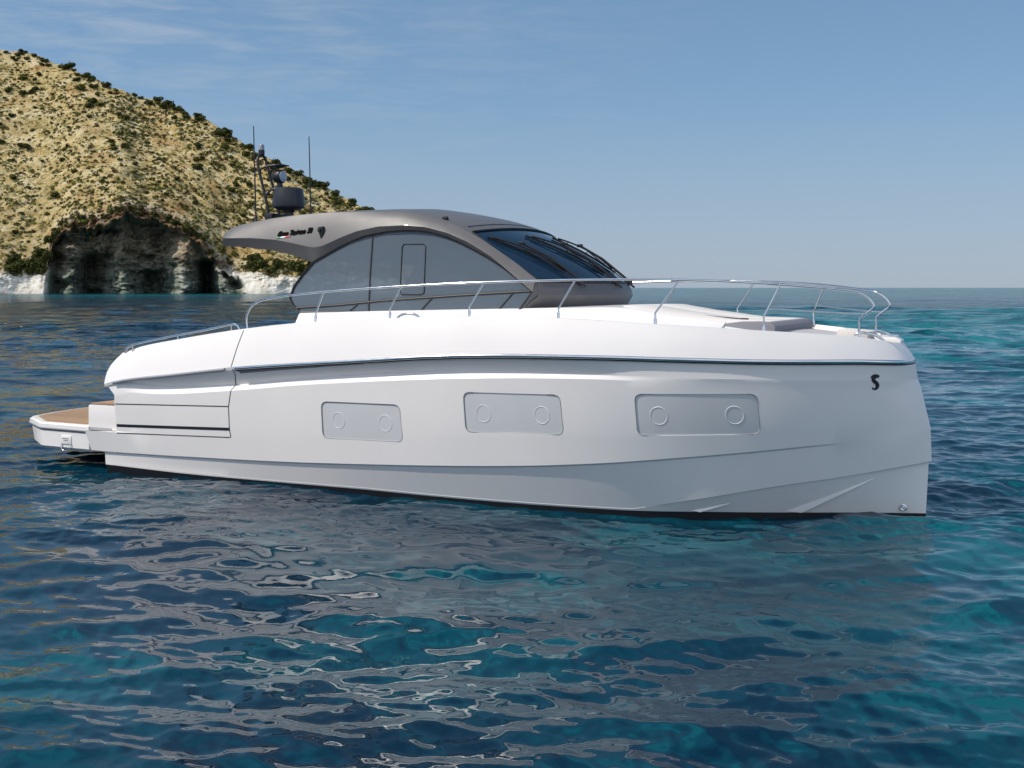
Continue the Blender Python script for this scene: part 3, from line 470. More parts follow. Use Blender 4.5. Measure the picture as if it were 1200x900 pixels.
'glass': [(3.729,-1.635,2.618),(3.582,-1.617,2.722),(3.5,-1.597,2.841),(3.56,-1.568,3.013),(3.701,-1.536,3.199),(3.889,-1.503,3.396),(4.104,-1.485,3.5),(4.332,-1.467,3.606),(4.559,-1.451,3.703),(4.787,-1.438,3.776),(4.94,-1.434,3.799),(5.213,-1.427,3.838),(5.485,-1.425,3.851),(5.741,-1.427,3.841),(5.995,-1.433,3.808),(6.235,-1.444,3.74),(6.488,-1.46,3.647),(6.739,-1.479,3.538),(6.972,-1.498,3.425),(7.218,-1.521,3.289),(7.462,-1.549,3.125),(7.717,-1.579,2.947),(7.527,-1.623,2.686),(6.725,-1.627,2.666),(5.274,-1.632,2.633)],
'door_line': [(4.941,-1.435,3.793),(4.962,-1.533,3.218),(5,-1.633,2.631)],
'hatch_line': [(5.523,-1.46,3.646),(5.866,-1.461,3.64),(5.899,-1.468,3.601),(5.942,-1.583,2.925),(5.9,-1.587,2.9),(5.56,-1.587,2.899),(5.526,-1.581,2.937),(5.489,-1.467,3.608)],
'grab_line': [(3.621,-1.624,2.683),(4.488,-1.614,2.741),(5.254,-1.602,2.81),(5.993,-1.594,2.857),(6.841,-1.585,2.909),(7.677,-1.578,2.953)],
'strut1': [(4.8,-1.611,2.756),(4.628,-1.633,2.627)],
'strut2': [(6.094,-1.594,2.858),(5.924,-1.625,2.677)],
'strut3': [(7.4,-1.583,2.922),(7.203,-1.621,2.701)],
'letter': [(3.214,-1.535,3.812),(3.924,-1.528,3.87)],
'navlight': [(4.019,-1.523,3.907),(4.017,-1.542,3.749)],
'roof_low': [(2.112,-1.452,3.679),(2.575,-1.452,3.648),(3.163,-1.452,3.58),(3.602,-1.452,3.471),(3.817,-1.452,3.394),(3.891,-1.505,3.383),(4.334,-1.469,3.592),(4.788,-1.44,3.763),(4.942,-1.436,3.786),(5.215,-1.43,3.825),(5.486,-1.427,3.838),(5.742,-1.429,3.829),(5.996,-1.435,3.795),(6.236,-1.446,3.727),(6.489,-1.462,3.635),(6.74,-1.481,3.526),(6.974,-1.5,3.413),(7.219,-1.523,3.277),(7.463,-1.551,3.113),(7.718,-1.58,2.941)]}
TH = R(27.5)
O = (485*3/269-12.66*math.cos(TH), 1320*3/269+12.66*math.sin(TH), 0)
yacht = empty('motor_yacht', O, -TH)
tag(yacht, 'white motor yacht with taupe hardtop lying at anchor before the hill', 'yacht')

white = vary(material('white gelcoat', (.86, .83, .81), .30, spec=.45, coat=.28), 1.2, .025, rough=.05)
white.node_tree.nodes['Principled BSDF'].inputs['Coat Roughness'].default_value = .03
taupe = vary(material('taupe metallic paint', (.130, .127, .129), .42, spec=.4, coat=.08), 2.5, .05, rough=.06)
steel = vary(material('polished stainless steel', (.74, .76, .78), .10, metal=1), 6, .05, rough=.06)
dark = material('black rubber', (.012, .012, .013), .45)
matt = vary(material('matt black paint', (.014, .015, .019), .42), 8, .1)
boot = vary(material('black antifouling', (.008, .009, .012), .5), 3, .2)
groove = material('shadow gap sealant', (.03, .03, .033), .6)
grey_trim = material('grey fender rubber', (.34, .35, .38), .45)
nonskid = vary(material('grey non skid deck', (.50, .49, .48), .7), 30, .12)
cushion = vary(material('ivory cushion fabric', (.74, .70, .66), .85, spec=.2), 40, .08)
grey_cushion = vary(material('grey cushion fabric', (.26, .26, .29), .8, spec=.2), 40, .08)
def teak_mat():
    m = material('teak planking', (.40, .24, .13), .55, spec=.3); t = m.node_tree; b = t.nodes['Principled BSDF']; l = t.links.new
    tc = N(t, 'ShaderNodeTexCoord'); sx = N(t, 'ShaderNodeSeparateXYZ'); l(tc.outputs['Object'], sx.inputs[0])
    mu = N(t, 'ShaderNodeMath', operation='MULTIPLY'); mu.inputs[1].default_value = 1/.06; fr = N(t, 'ShaderNodeMath', operation='FRACT'); lt = N(t, 'ShaderNodeMath', operation='LESS_THAN'); lt.inputs[1].default_value = .1
    l(sx.outputs['Y'], mu.inputs[0]); l(mu.outputs[0], fr.inputs[0]); l(fr.outputs[0], lt.inputs[0])
    fl = N(t, 'ShaderNodeMath', operation='FLOOR'); l(mu.outputs[0], fl.inputs[0]); wn = N(t, 'ShaderNodeTexWhiteNoise', noise_dimensions='1D'); l(fl.outputs[0], wn.inputs['W'])
    mp = N(t, 'ShaderNodeMapping'); mp.inputs['Scale'].default_value = (2, 30, 1); l(tc.outputs['Object'], mp.inputs[0]); nz = N(t, 'ShaderNodeTexNoise'); nz.inputs['Scale'].default_value = 3; l(mp.outputs[0], nz.inputs[0])
    ad = N(t, 'ShaderNodeMath', operation='MULTIPLY_ADD'); ad.inputs[1].default_value = .45; l(wn.outputs[0], ad.inputs[0]); l(nz.outputs[0], ad.inputs[2])
    rp = N(t, 'ShaderNodeValToRGB'); e = rp.color_ramp.elements; e[0].position = .3; e[0].color = (.30, .17, .09, 1); e[1].position = 1; e[1].color = (.50, .33, .19, 1); l(ad.outputs[0], rp.inputs[0])
    mx = N(t, 'ShaderNodeMix', data_type='RGBA'); mx.inputs['B'].default_value = (.03, .025, .02, 1); l(rp.outputs[0], mx.inputs['A']); l(lt.outputs[0], mx.inputs['Factor']); l(mx.outputs['Result'], b.inputs['Base Color'])
    return m
teak = teak_mat()
def glass_mat(name, base, clear, tint, rough=.02):
    m = material(name, base, rough, spec=.5, ior=1.5); t = m.node_tree; b = t.nodes['Principled BSDF']; l = t.links.new; out = t.nodes['Material Output']
    tr = N(t, 'ShaderNodeBsdfTransparent'); tr.inputs[0].default_value = (*tint, 1); mx = N(t, 'ShaderNodeMixShader'); mx.inputs[0].default_value = clear
    l(b.outputs[0], mx.inputs[1]); l(tr.outputs[0], mx.inputs[2]); l(mx.outputs[0], out.inputs['Surface']); return m
side_glass = glass_mat('tinted side glass', (.115, .145, .175), .12, (.5, .6, .7))
screen_glass = glass_mat('dark windscreen glass', (.010, .030, .060), .10, (.3, .4, .5))
port_glass = vary(material('frosted hull window film', (.64, .65, .66), .25), 2.0, .05)
ring_mat = material('porthole trim ring', (.78, .79, .80), .3)

# --- hull
def interp(tab, x, k):
    xs = [p[0] for p in tab]; return float(np.interp(x, xs, [p[k] for p in tab]))
NS = len(C['G'])
def section(i):
    """points of the starboard half section, gunwale to waterline"""
    u = 1-(1-i/(NS-1))**1.55
    G, Rr, S, K, c1, W = (C[k][i] for k in ('G', 'R', 'S', 'K', 'C1', 'WL'))
    bul = .007*min(1, (1-u)*5) ; aft = .09*max(0, 1-u*14)
    pts = [G]
    for t in (.22, .42, .62, .82):
        p = lerp(G, Rr, t); h = math.sin(math.pi*t); pts.append((p[0]-aft*h, p[1]-bul*h, p[2]+.012*h))
    pts.append(Rr)
    hin = min(1, -Rr[1]/.3)
    pts.append((Rr[0], Rr[1]+.012*hin, Rr[2]-.045))
    pts.append((S[0], S[1], S[2]+.006)); pts.append(S); pts.append(lerp(S, K, .5)); pts.append(K)
    Mx = .45+(12.68-.45)*u
    for t in (.10, .3, .5, .645, .665):
        p = lerp(K, c1, t); x = p[0]
        if u < .12: x = p[0]+((.455 if t < .65 else -.28)-p[0])*(1-u/.12)
        pts.append((x, p[1]-.015*math.sin(math.pi*t)*hin, p[2]))
    a = max(0, 1-u*12)
    pts.append((c1[0]-.20*a, c1[1], c1[2]+.012))
    pts.append((c1[0]+.08*a, c1[1]+.030*hin*min(1, max(0, (12.35-c1[0])/1.2)), c1[2]-.012))
    c1b = pts[-1]; c2 = C['C2'][i]
    zq = max(c2[2], W[2]+.03); tq = (zq-W[2])/(c1b[2]-W[2]); ln = lerp(W, c1b, tq); kq = float(sstep(.03, .22, c2[2]-W[2]))
    q = (ln[0]+(c2[0]-ln[0])*kq, ln[1]+(c2[1]-ln[1])*kq, zq)
    r = (q[0]-.035*max(0, u-.9)*10, q[1]+.022*hin*kq, q[2]-.008)
    pts.append(lerp(c1b, q, .5)); pts.append(q); pts.append(r); pts.append(lerp(r, W, .5)); pts.append(W)
    return pts
def build_hull():
    rows = []
    for i in range(NS):
        s = section(i); G = s[0]; g = max(-G[1], 0); k = min(1, g/.35)
        xi = G[0]
        cap = (xi-.0, G[1]+.05*k, G[2]+.004); lip = (xi, G[1]+.075*k, G[2]-.065*k); half = -(G[1]+.075*k)
        dk = [(xi, -half*q, G[2]-.065*k+.04*k*(1-q*q)) for q in (.75, .5, .25)]
        st = s[::-1] + [cap, lip] + dk                       # waterline up to the deck
        full = st + [(xi, 0, G[2]-.065*k+.04*k)] + [(p[0], -p[1], p[2]) for p in st[::-1]]
        rows.append(full)
    v, f = loft(rows); n = len(rows[0])
    # bottom closing and transom
    base = len(v)
    for i in range(NS-1): f.append((i*n, (i+1)*n, (i+1)*n+n-1, i*n+n-1))
    for j in range(n//2): f.append((j, j+1, n-2-j, n-1-j)) if j+1 != n-2-j else f.append((j, j+1, n-1-j))
    me = bpy.data.meshes.new('hull'); me.from_pydata(v, [], f)
    bm = bmesh.new(); bm.from_mesh(me); bmesh.ops.remove_doubles(bm, verts=bm.verts, dist=2e-4)
    bmesh.ops.dissolve_degenerate(bm, dist=1e-5, edges=bm.edges); bmesh.ops.recalc_face_normals(bm, faces=bm.faces)
    bm.to_mesh(me); bm.free()
    o = link('hull', me, [white, nonskid], yacht, 0)
    return o
hull = build_hull()
solid = bvh_of(hull)
def on_hull(x, z, side=-1, off=.003, bv=None):
    """point on the hull (or another shell) at x, z seen square from the side"""
    h, n, _, _ = (bv or solid).ray_cast(Vector((x, side*6, z)), Vector((0, -side, 0)))
    if h is None: return None, None
    if n.y*side < 0: n = -n
    return h+n*off, n
# hull windows: the openings are cut, the panes sit back in them
WIN = [[(4.647, 1.347), (5.991, 1.361), (6.019, .837), (4.647, .812)], [(7.007, 1.582), (8.406, 1.597), (8.431, 1.064), (7.021, 1.036)], [(9.385, 1.640), (10.85, 1.662), (10.86, 1.138), (9.395, 1.094)]]
PORT = [[(4.94, 1.085), (5.74, 1.085)], [(7.30, 1.30), (8.14, 1.315)], [(9.67, 1.36), (10.57, 1.385)]]
def round_quad(q, r=.10, n=6):
    o = []
    for i in range(4):
        p = Vector(q[i]); a = (Vector(q[i-1])-p).normalized(); b = (Vector(q[(i+1) % 4])-p).normalized()
        A = p+a*r; B = p+b*r
        for k in range(n+1):
            t = k/n; o.append(tuple((1-t)**2*A+2*t*(1-t)*p+t*t*B))
    return o
def booleans(ob, cutters):
    for c in cutters:
        md = ob.modifiers.new('cut', 'BOOLEAN'); md.operation = 'DIFFERENCE'; md.object = c; md.solver = 'EXACT'
    dg = bpy.context.evaluated_depsgraph_get(); me = bpy.data.meshes.new_from_object(ob.evaluated_get(dg)); old = ob.data; ob.modifiers.clear(); ob.data = me; me.name = 'hull'; bpy.data.meshes.remove(old)
    for c in cutters: d = c.data; bpy.data.objects.remove(c); bpy.data.meshes.remove(d)
cut = []
for side in (-1, 1):
    for q in WIN:
        bm = bmesh.new(); poly = round_quad(q)
        ring = [on_hull(x, z, side)[0] for x, z in poly]
        a = [bm.verts.new(p+Vector((0, side*.25, 0))) for p in ring]; b = [bm.verts.new(p-Vector((0, side*.018, 0))) for p in ring]
        k = len(ring); ca = bm.verts.new(sum((p.co for p in a), Vector())/k); cx = sum(p[0] for p in poly)/k; cz = sum(p[1] for p in poly)/k
        cb = bm.verts.new(on_hull(cx, cz, side)[0]-Vector((0, side*.018, 0)))
        for i in range(k):
            j = (i+1) % k; bm.faces.new((a[i], a[j], b[j], b[i])); bm.faces.new((a[j], a[i], ca)); bm.faces.new((b[i], b[j], cb))
        bmesh.ops.recalc_face_normals(bm, faces=bm.faces)
        me = bpy.data.meshes.new('cut'); bm.to_mesh(me); bm.free(); o = bpy.data.objects.new('cut', me); col.objects.link(o); o.parent = yacht; cut.append(o)
bm = bmesh.new(); box_bm(bm, (4.15, 0, 2.4), (6.3, 3.0, 2.3)); me = bpy.data.meshes.new('cut'); bm.to_mesh(me); bm.free(); o = bpy.data.objects.new('cut', me); col.objects.link(o); o.parent = yacht; cut.append(o)
booleans(hull, cut)
# grey non-skid deck where the faces look up
for p in hull.data.polygons:
    c = p.center
    if p.normal.z > .9 and c.z > 1.8 and c.x > 8.6 and abs(c.y) < abs(interp(C['G'], c.x, 1))-.07: p.material_index = 1
smooth(hull.data, 14)
for side in (-1, 1):
    for q, ports in zip(WIN, PORT):
        poly = round_quad(q)
        # pane: a grid bent to the hull
        xs = np.linspace(0, 1, 14); zs = np.linspace(0, 1, 7); V = []
        for a in xs:
            for b in zs:
                top = Vector(q[0]).lerp(Vector(q[1]), a); bot = Vector(q[3]).lerp(Vector(q[2]), a); p = top.lerp(bot, b)
                V.append(on_hull(p.x, p.y, side)[0]-Vector((0, side*.012, 0)))
        pane = mesh('hull_window', V, grid_faces(14, 7), port_glass, yacht, recalc=True)
        # gasket round the opening
        bm = bmesh.new(); ring = [on_hull(x, z, side, -.004)[0] for x, z in poly]; tube_bm(bm, ring+[ring[0]], .0075, 6, False); bmobj('gasket', bm, material('window gasket', (.30, .31, .33), .5) if 'window gasket' not in bpy.data.materials else bpy.data.materials['window gasket'], pane, 60)
        for px_, pz_ in ports:
            bm = bmesh.new(); pts = []
            for k in range(29):
                a = 2*math.pi*k/28; pts.append(on_hull(px_+.105*math.cos(a), pz_+.115*math.sin(a), side)[0]-Vector((0, side*.0125, 0)))
            tube_bm(bm, pts, .005, 6, False); bmobj('porthole', bm, ring_mat, pane, 60)
# underwater body
def build_bottom():
    rows = []
    for i in range(NS):
        W = C['WL'][i]; c2 = C['C2'][i]; u = 1-(1-i/(NS-1))**1.55
        keel = (.08+12.3*u, 0, -.75+.35*max(0, u-.75)*4*.6 if u < .999 else -.4)
        if i == NS-1: keel = (12.6, 0, -.4)
        s = [W, lerp(W, (W[0], W[1]*.96, -.25), 1), (lerp(W, keel, .35)[0], W[1]*.75, -.45), keel]
        rows.append(s + [(p[0], -p[1], p[2]) for p in s[-2::-1]])
    v, f = loft(rows); mesh('antifouling', v, f, boot, hull, recalc=True)
build_bottom()
def ribbon(name, xz, wid, mat, parent, side=-1, off=.004, bv=None, n=10, straight=True):
    """a narrow strip laid along the shell: a seam or joint line"""
    pts = []
    for (x0, z0), (x1, z1) in zip(xz[:-1], xz[1:]):
        for k in range(n): pts.append((x0+(x1-x0)*k/n, z0+(z1-z0)*k/n))
    pts.append(xz[-1]); rows = []
    for i, (x, z) in enumerate(pts):
        a = pts[max(i-1, 0)]; b = pts[min(i+1, len(pts)-1)]; dx, dz = b[0]-a[0], b[1]-a[1]; l = math.hypot(dx, dz) or 1
        row = []
        for s_ in (-1, 1):
            p, _ = on_hull(x-dz/l*s_*wid/2, z+dx/l*s_*wid/2, side, off, bv)
            if p is None: p = Vector((x, rows[-1][0].y if rows else -2.2*-side, z))
            row.append(p)
        q = [r - Vector((0, side*.006, 0)) for r in row]; rows.append([q[0], row[0], row[1], q[1]])
    v, f = loft(rows); return mesh(name, v, f, mat, parent, 0, recalc=False)
solid = bvh_of(hull)
for side in (-1, 1):
    # fold-down terrace cut into the quarter: seams, slot and the joint up to the gunwale
    ribbon('panel_seam', [(.47, 1.109), (2.893, 1.188)], .014, groove, hull, side)
    ribbon('panel_slot', [(.47, .755), (2.885, .838)], .044, dark, hull, side)
    ribbon('panel_seam', [(.47, .632), (2.885, .711)], .012, groove, hull, side)
    ribbon('panel_joint', [(3.118, 2.35), (3.061, 2.08), (3.012, 1.80)], .012, groove, hull, side)
    ribbon('panel_joint', [(3.03, 1.765), (3.05, 1.70), (2.952, 1.43), (2.895, 1.19), (2.89, .85), (2.905, .71)], .012, groove, hull, side)
    # rub rail: polished strip on a dark backing, grey fender aft of the joint
    pr = [Vector((p[0], side*(-p[1]+.012), p[2]-.022)) for p in C['R'] if p[0] >= 3.0]
    pr[-1].y = 0
    def rub(name, pts, up, out, mat, seg=10):
        rows = []
        for p in pts: rows.append([p+Vector((0, side*out*math.cos(2*math.pi*k/seg), up*math.sin(2*math.pi*k/seg))) for k in range(seg)])
        v, f = loft(rows, True, True); return mesh(name, v, f, mat, hull, 60, recalc=True)
    rub('rub_rail', pr, .027, .024, steel)
    rub('rub_rail_backing', [p-Vector((0, side*.008, .030)) for p in pr], .012, .014, boot)
    pa = [Vector((p[0], side*(-p[1]+.008), p[2]-.024)) for p in C['R'] if .42 <= p[0] <= 3.04]
    rub('fender_strip', pa, .026, .022, grey_trim)
    # ventilation grille just under the rail
    vent = []
    for k in range(40):
        x = 3.15+2.3*k/39; zr = interp(C['R'], x, 2)-.055; h = .05*(1-k/39*.75)
        vent.append([on_hull(x, zr-q*h, side, .004)[0] for q in (0, .5, 1)])
    v, f = loft(vent); mesh('air_vent', v, f, None or material('vent mesh', (.22, .23, .25), .5), hull, 0)
    vm = bpy.data.materials['vent mesh']
    # spray rails on the bow bottom
    for (x0, z0, x1, z1, wd) in ((11.0, .075, 12.08, .53, .30), (9.92, .075, 10.40, .19, .14)):
        a, b = [], []; rows = []
        for k in range(12):
            t = k/11; x = x0+(x1-x0)*t; z = z0+(z1-z0)*t; ww = wd*(1-t)+.006
            p, n1 = on_hull(x, z, side, .0); q, n2 = on_hull(x+ww*.8, z-.0*ww, side, .0)
            if p is None or q is None: continue
            rows.append([p-n1*.004, q.lerp(p, .12)+n2*(.026*(1-t)+.005), q-n2*.004])
        v, f = loft(rows); mesh('spray_rail', v, f, white, hull, 15, recalc=False)
    # builder's emblem at the bow: a curled S with a heavy head
    bm = bmesh.new(); S_ = [(.055, .085), (.035, .105), (.0, .108), (-.028, .088), (-.030, .055), (-.010, .025), (.020, .000), (.034, -.035), (.022, -.072), (-.010, -.092), (-.042, -.085), (-.052, -.062)]
    sp = smooth_path([(12.145+x*.62, 0, 1.785+z*.82) for x, z in S_], 5); rows = []
    for i, p in enumerate(sp):
        t = i/(len(sp)-1); wd = .008+.014*math.sin(math.pi*min(1, t*1.05))+(.012 if .03 < t < .3 else 0)
        d = (sp[min(i+1, len(sp)-1)]-sp[max(i-1, 0)]).normalized(); nn = Vector((-d.z, 0, d.x))
        rows.append([on_hull(p.x+nn.x*wd*s_, p.z+nn.z*wd*s_, side, .004)[0] for s_ in (-1, 0, 1)])
    v, f = loft(rows); mesh('emblem', v, f, matt, hull, 0)
    # towing eye near the waterline and cleats on the gunwale
    if side < 0:
        p, n1 = on_hull(12.40, .13, side, 0); bm = bmesh.new(); lathe_bm(bm, [(.045, -.02), (.045, .01), (.030, .016)], (0, 0, 0), 16, 'Y')
        bmesh.ops.rotate(bm, verts=bm.verts, cent=(0, 0, 0), matrix=Matrix.Rotation(math.pi, 3, 'X')); bmesh.ops.translate(bm, vec=p, verts=bm.verts)
        tube_bm(bm, [p+Vector((.035*math.cos(a), -.02-.012, .035*math.sin(a))) for a in np.linspace(0, 6.283, 17)], .010, 6, False); bmobj('towing_eye', bm, steel, hull)
    for x in (6.02, 12.02):
        y = side*(-interp(C['G'], x, 1)-.10 if x < 12 else .42); z = interp(C['G'], x, 2); sl = (interp(C['G'], x+.1, 2)-z)/.1
        bm = bmesh.new(); tube_bm(bm, [(x+q, y, z+q*sl+h) for q, h in ((-.19, -.01), (-.15, .022), (-.09, .045), (0, .054), (.09, .045), (.15, .022), (.19, -.01))], [.016, .018, .02, .02, .02, .018, .016], 10)
        bmobj('mooring_cleat', bm, steel, hull, 60)

# --- swim platform and the step behind the transom
def build_stern():
    def outline(hw, x_aft, x_corner, cham, x_fwd=-.27):
        return [(x_fwd, -hw), (x_corner, -hw), (x_corner-.09, -hw+.025), (x_aft+.36, -hw+.46), (x_aft+.29, -hw+.54), (x_aft+.10, -hw+1.15), (x_aft, -hw+1.8)]
    def body(levels, mat, name, parent):
        rows = []
        for hw, xa, xc, z, ch in levels:
            o = outline(hw, xa, xc, ch); rows.append([(x, y, z) for x, y in o]+[(x, -y, z) for x, y in o[::-1]])
        v, f = loft(rows, True, True); return mesh(name, v, f, mat, parent, 30, recalc=True)
    plat = body([(2.11, -2.44, -1.34, .255, 1), (2.15, -2.50, -1.36, .30, 1), (2.155, -2.56, -1.36, .56, 1), (2.09, -2.53, -1.36, .575, 1), (2.09, -2.53, -1.36, .60, 1), (2.17, -2.60, -1.38, .615, 1), (2.17, -2.60, -1.38, .672, 1), (2.14, -2.57, -1.36, .70, 1)], white, 'swim_platform', yacht)
    t = body([(2.07, -2.50, -1.33, .690, 1), (2.07, -2.50, -1.33, .706, 1)], teak, 'teak_deck', plat)
    rows = outline(2.165, -2.605, -1.375, 1, -.30); pts = [(x, y, .605) for x, y in rows]; pts += [(x, -y, z) for x, y, z in pts[::-1]]
    tube('fender_strip', pts, .020, grey_trim, plat, 8)
    # shower hatch with its hose loop
    bm = bmesh.new(); box_bm(bm, (-.80, -2.145, .43), (.25, .05, .155), .024); h = bmobj('shower_box', bm, white, plat)
    bm = bmesh.new(); box_bm(bm, (-.815, -2.173, .455), (.15, .008, .014), .003); box_bm(bm, (-.80, -2.173, .425), (.11, .008, .010), .003); bmobj('shower_label', bm, grey_trim, h)
    lp = [(-.91, -2.160, .36), (-.90, -2.175, .29), (-.86, -2.180, .255), (-.79, -2.180, .245), (-.72, -2.180, .262), (-.69, -2.175, .30), (-.685, -2.160, .37)]
    tube('hose_loop', smooth_path(lp, 5), .009, steel, h, 8)
    # seam where the platform meets the hull
    # stern step
    bm = bmesh.new(); prism_bm(bm, [(-.30, .64), (-.30, 1.045), (.47, 1.05), (.47, .64)], -2.14, 2.14, .018); stp = bmobj('transom_step', bm, white, yacht)
    bm = bmesh.new(); box_bm(bm, (.06, 0, 1.062), (.70, 4.2, .022), .004); bmobj('teak_tread', bm, teak, stp)
    bm = bmesh.new(); box_bm(bm, (-.02, -2.142, .655), (.52, .016, .045), .005); box_bm(bm, (.39, -2.15, .84), (.022, .03, .44), .004); bmobj('step_trim', bm, grey_trim, stp)
build_stern()

# --- cockpit inside the cut-out
def build_cockpit():
    bm = bmesh.new(); box_bm(bm, (4.15, 0, 1.27), (6.28, 2.98, .02)); bmobj('cockpit_sole', bm, teak, yacht)
    bm = bmesh.new(); box_bm(bm, (1.5, .1, 1.48), (.9, 2.2, .40), .03); b = bmobj('cockpit_bench', bm, white, yacht)
    bm = bmesh.new(); box_bm(bm, (1.5, .1, 1.74), (.88, 2.16, .12), .04); bmobj('bench_cushion', bm, cushion, b)
    bm = bmesh.new(); box_bm(bm, (6.3, -.55, 1.75), (.5, .6, .9), .06); box_bm(bm, (6.3, .55, 1.75), (.5, .6, .9), .06); s = bmobj('helm_seat', bm, grey_cushion, yacht)
    bm = bmesh.new(); box_bm(bm, (7.1, -.4, 1.9), (.35, 1.6, 1.2), .08); bmobj('helm_console', bm, matt, yacht)
build_cockpit()

# --- deckhouse base: coaming under the side glass and the trunk carrying the sun pad
def build_deckhouse():
    xs = [3.74, 4.2, 5, 6, 7, 7.6, 8.2, 8.7, 9.0, 9.5, 10.0, 10.29]
    yt = [1.64, 1.64, 1.64, 1.635, 1.63, 1.61, 1.50, 1.32, 1.22, 1.14, 1.08, 1.04]
    zt = [2.615, 2.63, 2.65, 2.675, 2.70, 2.715, 2.725, 2.735, 2.725, 2.645, 2.585, 2.548]
    X = np.linspace(3.74, 10.29, 60); rows = []
    for x in X:
        y = float(np.interp(x, xs, yt)); z = float(np.interp(x, xs, zt)); g = interp(C['G'], x, 2); gy = -interp(C['G'], x, 1)
        zb = g-.09; yb = min(y+.10+(z-g)*.5+.18*sstep(7.5, 9.5, np.array(x)), gy-.12)
        r = [(x, -yb, zb), (x, -yb+.02, zb+.05), (x, -(y+.045), z-.025), (x, -(y+.012), z-.003), (x, -y+.03, z)]
        top = [(x, -y*q, z+.02*(1-q*q)) for q in (.6, .3)] if x > 7.3 else [(x, -y+.07, z), (x, -y+.075, z-.2)]
        r += top; rows.append(r)
    A = [r for r in rows if r[0][0] <= 7.3]; B = [r for r in rows if r[0][0] > 7.3]
    B = [A[-1][:5]+[(A[-1][0][0], -1.63*q, 2.7+.02*(1-q*q)) for q in (.6, .3)]] + B
    v, f = [], []
    for part in (A, B):
        for s in (1, -1):
            vv, ff = loft([[(p[0], p[1]*s, p[2]) for p in r] for r in part]); o = len(v); v += vv; f += [tuple(i+o for i in q) for q in ff]
    # middle of the trunk top and the end faces
    o = len(v); vv, ff = loft([[(r[-1][0], r[-1][1]*q, r[-1][2]) for q in (1, 0, -1)] for r in B]); v += vv; f += [tuple(i+o for i in q) for q in ff]
    for r in (A[0],): 
        for s in (1, -1): o = len(v); v += [(p[0], p[1]*s, p[2]) for p in r]; f.append(tuple(range(o, o+len(r))))
    r = B[-1]; o = len(v); v += [(p[0], p[1], p[2]) for p in r]+[(p[0], -p[1], p[2]) for p in r[::-1]]; f.append(tuple(range(o, o+2*len(r))))
    dh = mesh('deckhouse', v, f, white, yacht, 30, recalc=True)
    # sun pad: two mattresses with rounded edges, sloping down to the bow
    pad = empty('sun_pad', (0, 0, 0)); pad.parent = yacht
    for s in (-1, 1):
        rows = []
        for x in np.linspace(8.74, 10.90, 40):
            ye = float(np.interp(x, [8.74, 8.85, 9.0, 9.5, 10, 10.3, 10.9], [.86, 1.08, 1.15, 1.13, 1.07, 1.05, 1.03])); z = float(np.interp(x, [8.74, 9.0, 9.5, 10.0, 10.3, 10.6, 10.9], [2.752, 2.745, 2.664, 2.606, 2.571, 2.565, 2.556]))
            e = .03*min(1, (x-8.735)/.06, (10.905-x)/.06)
            h = .06
            rows.append([(x, s*q, z-h+k) for q, k in ((.012, 0), (.014, h-.03+e*.6), (.035, h-.03+e), (ye*.5, h-.028+e), (ye-.05, h-.03+e), (ye-.008, h-.05+e*.8), (ye, 0))])
        v, f = loft(rows, True, True); mesh('mattress', v, f, cushion, pad, 50, recalc=True)
    # dark lifting slot of the hatch in the pad
    bm = bmesh.new(); box_bm(bm, (10.05, -.62, 2.603), (.75, .035, .012), .004, Matrix.Rotation(R(4.4), 3, 'Y')); box_bm(bm, (10.42, -.62, 2.578), (.10, .09, .02), .006); bmobj('lifting_slot', bm, groove, pad)
    # bow lounge: grey backrest wedge facing forward, with its front face
    bm = bmesh.new(); prism_bm(bm, [(10.22, 2.515), (10.30, 2.40), (10.95, 2.37), (10.965, 2.50), (10.90, 2.553), (10.75, 2.56), (10.5, 2.555)], -1.10, 1.10, .02); bmobj('lounge_seat', bm, grey_cushion, yacht)
    bm = bmesh.new(); prism_bm(bm, [(10.22, 2.50), (10.22, 2.40), (10.97, 2.36), (10.97, 2.405)], -1.14, 1.14, .012); bmobj('lounge_base', bm, white, yacht)
    bm = bmesh.new(); box_bm(bm, (11.78, 0, 2.385), (.40, .62, .10), .02, Matrix.Rotation(R(4), 3, 'Y')); bmobj('anchor_locker', bm, cushion, yacht)
    bm = bmesh.new(); prism_bm(bm, [(12.02, 2.30), (12.02, 2.36), (12.30, 2.345), (12.37, 2.31), (12.37, 2.27)], -.13, .13, .015); ar = bmobj('anchor_roller', bm, white, yacht)
    bm = bmesh.new(); box_bm(bm, (12.22, -.05, 2.372), (.22, .05, .02), .006, Matrix.Rotation(R(4), 3, 'Y')); bmobj('roller_plate', bm, steel, ar)
build_deckhouse()

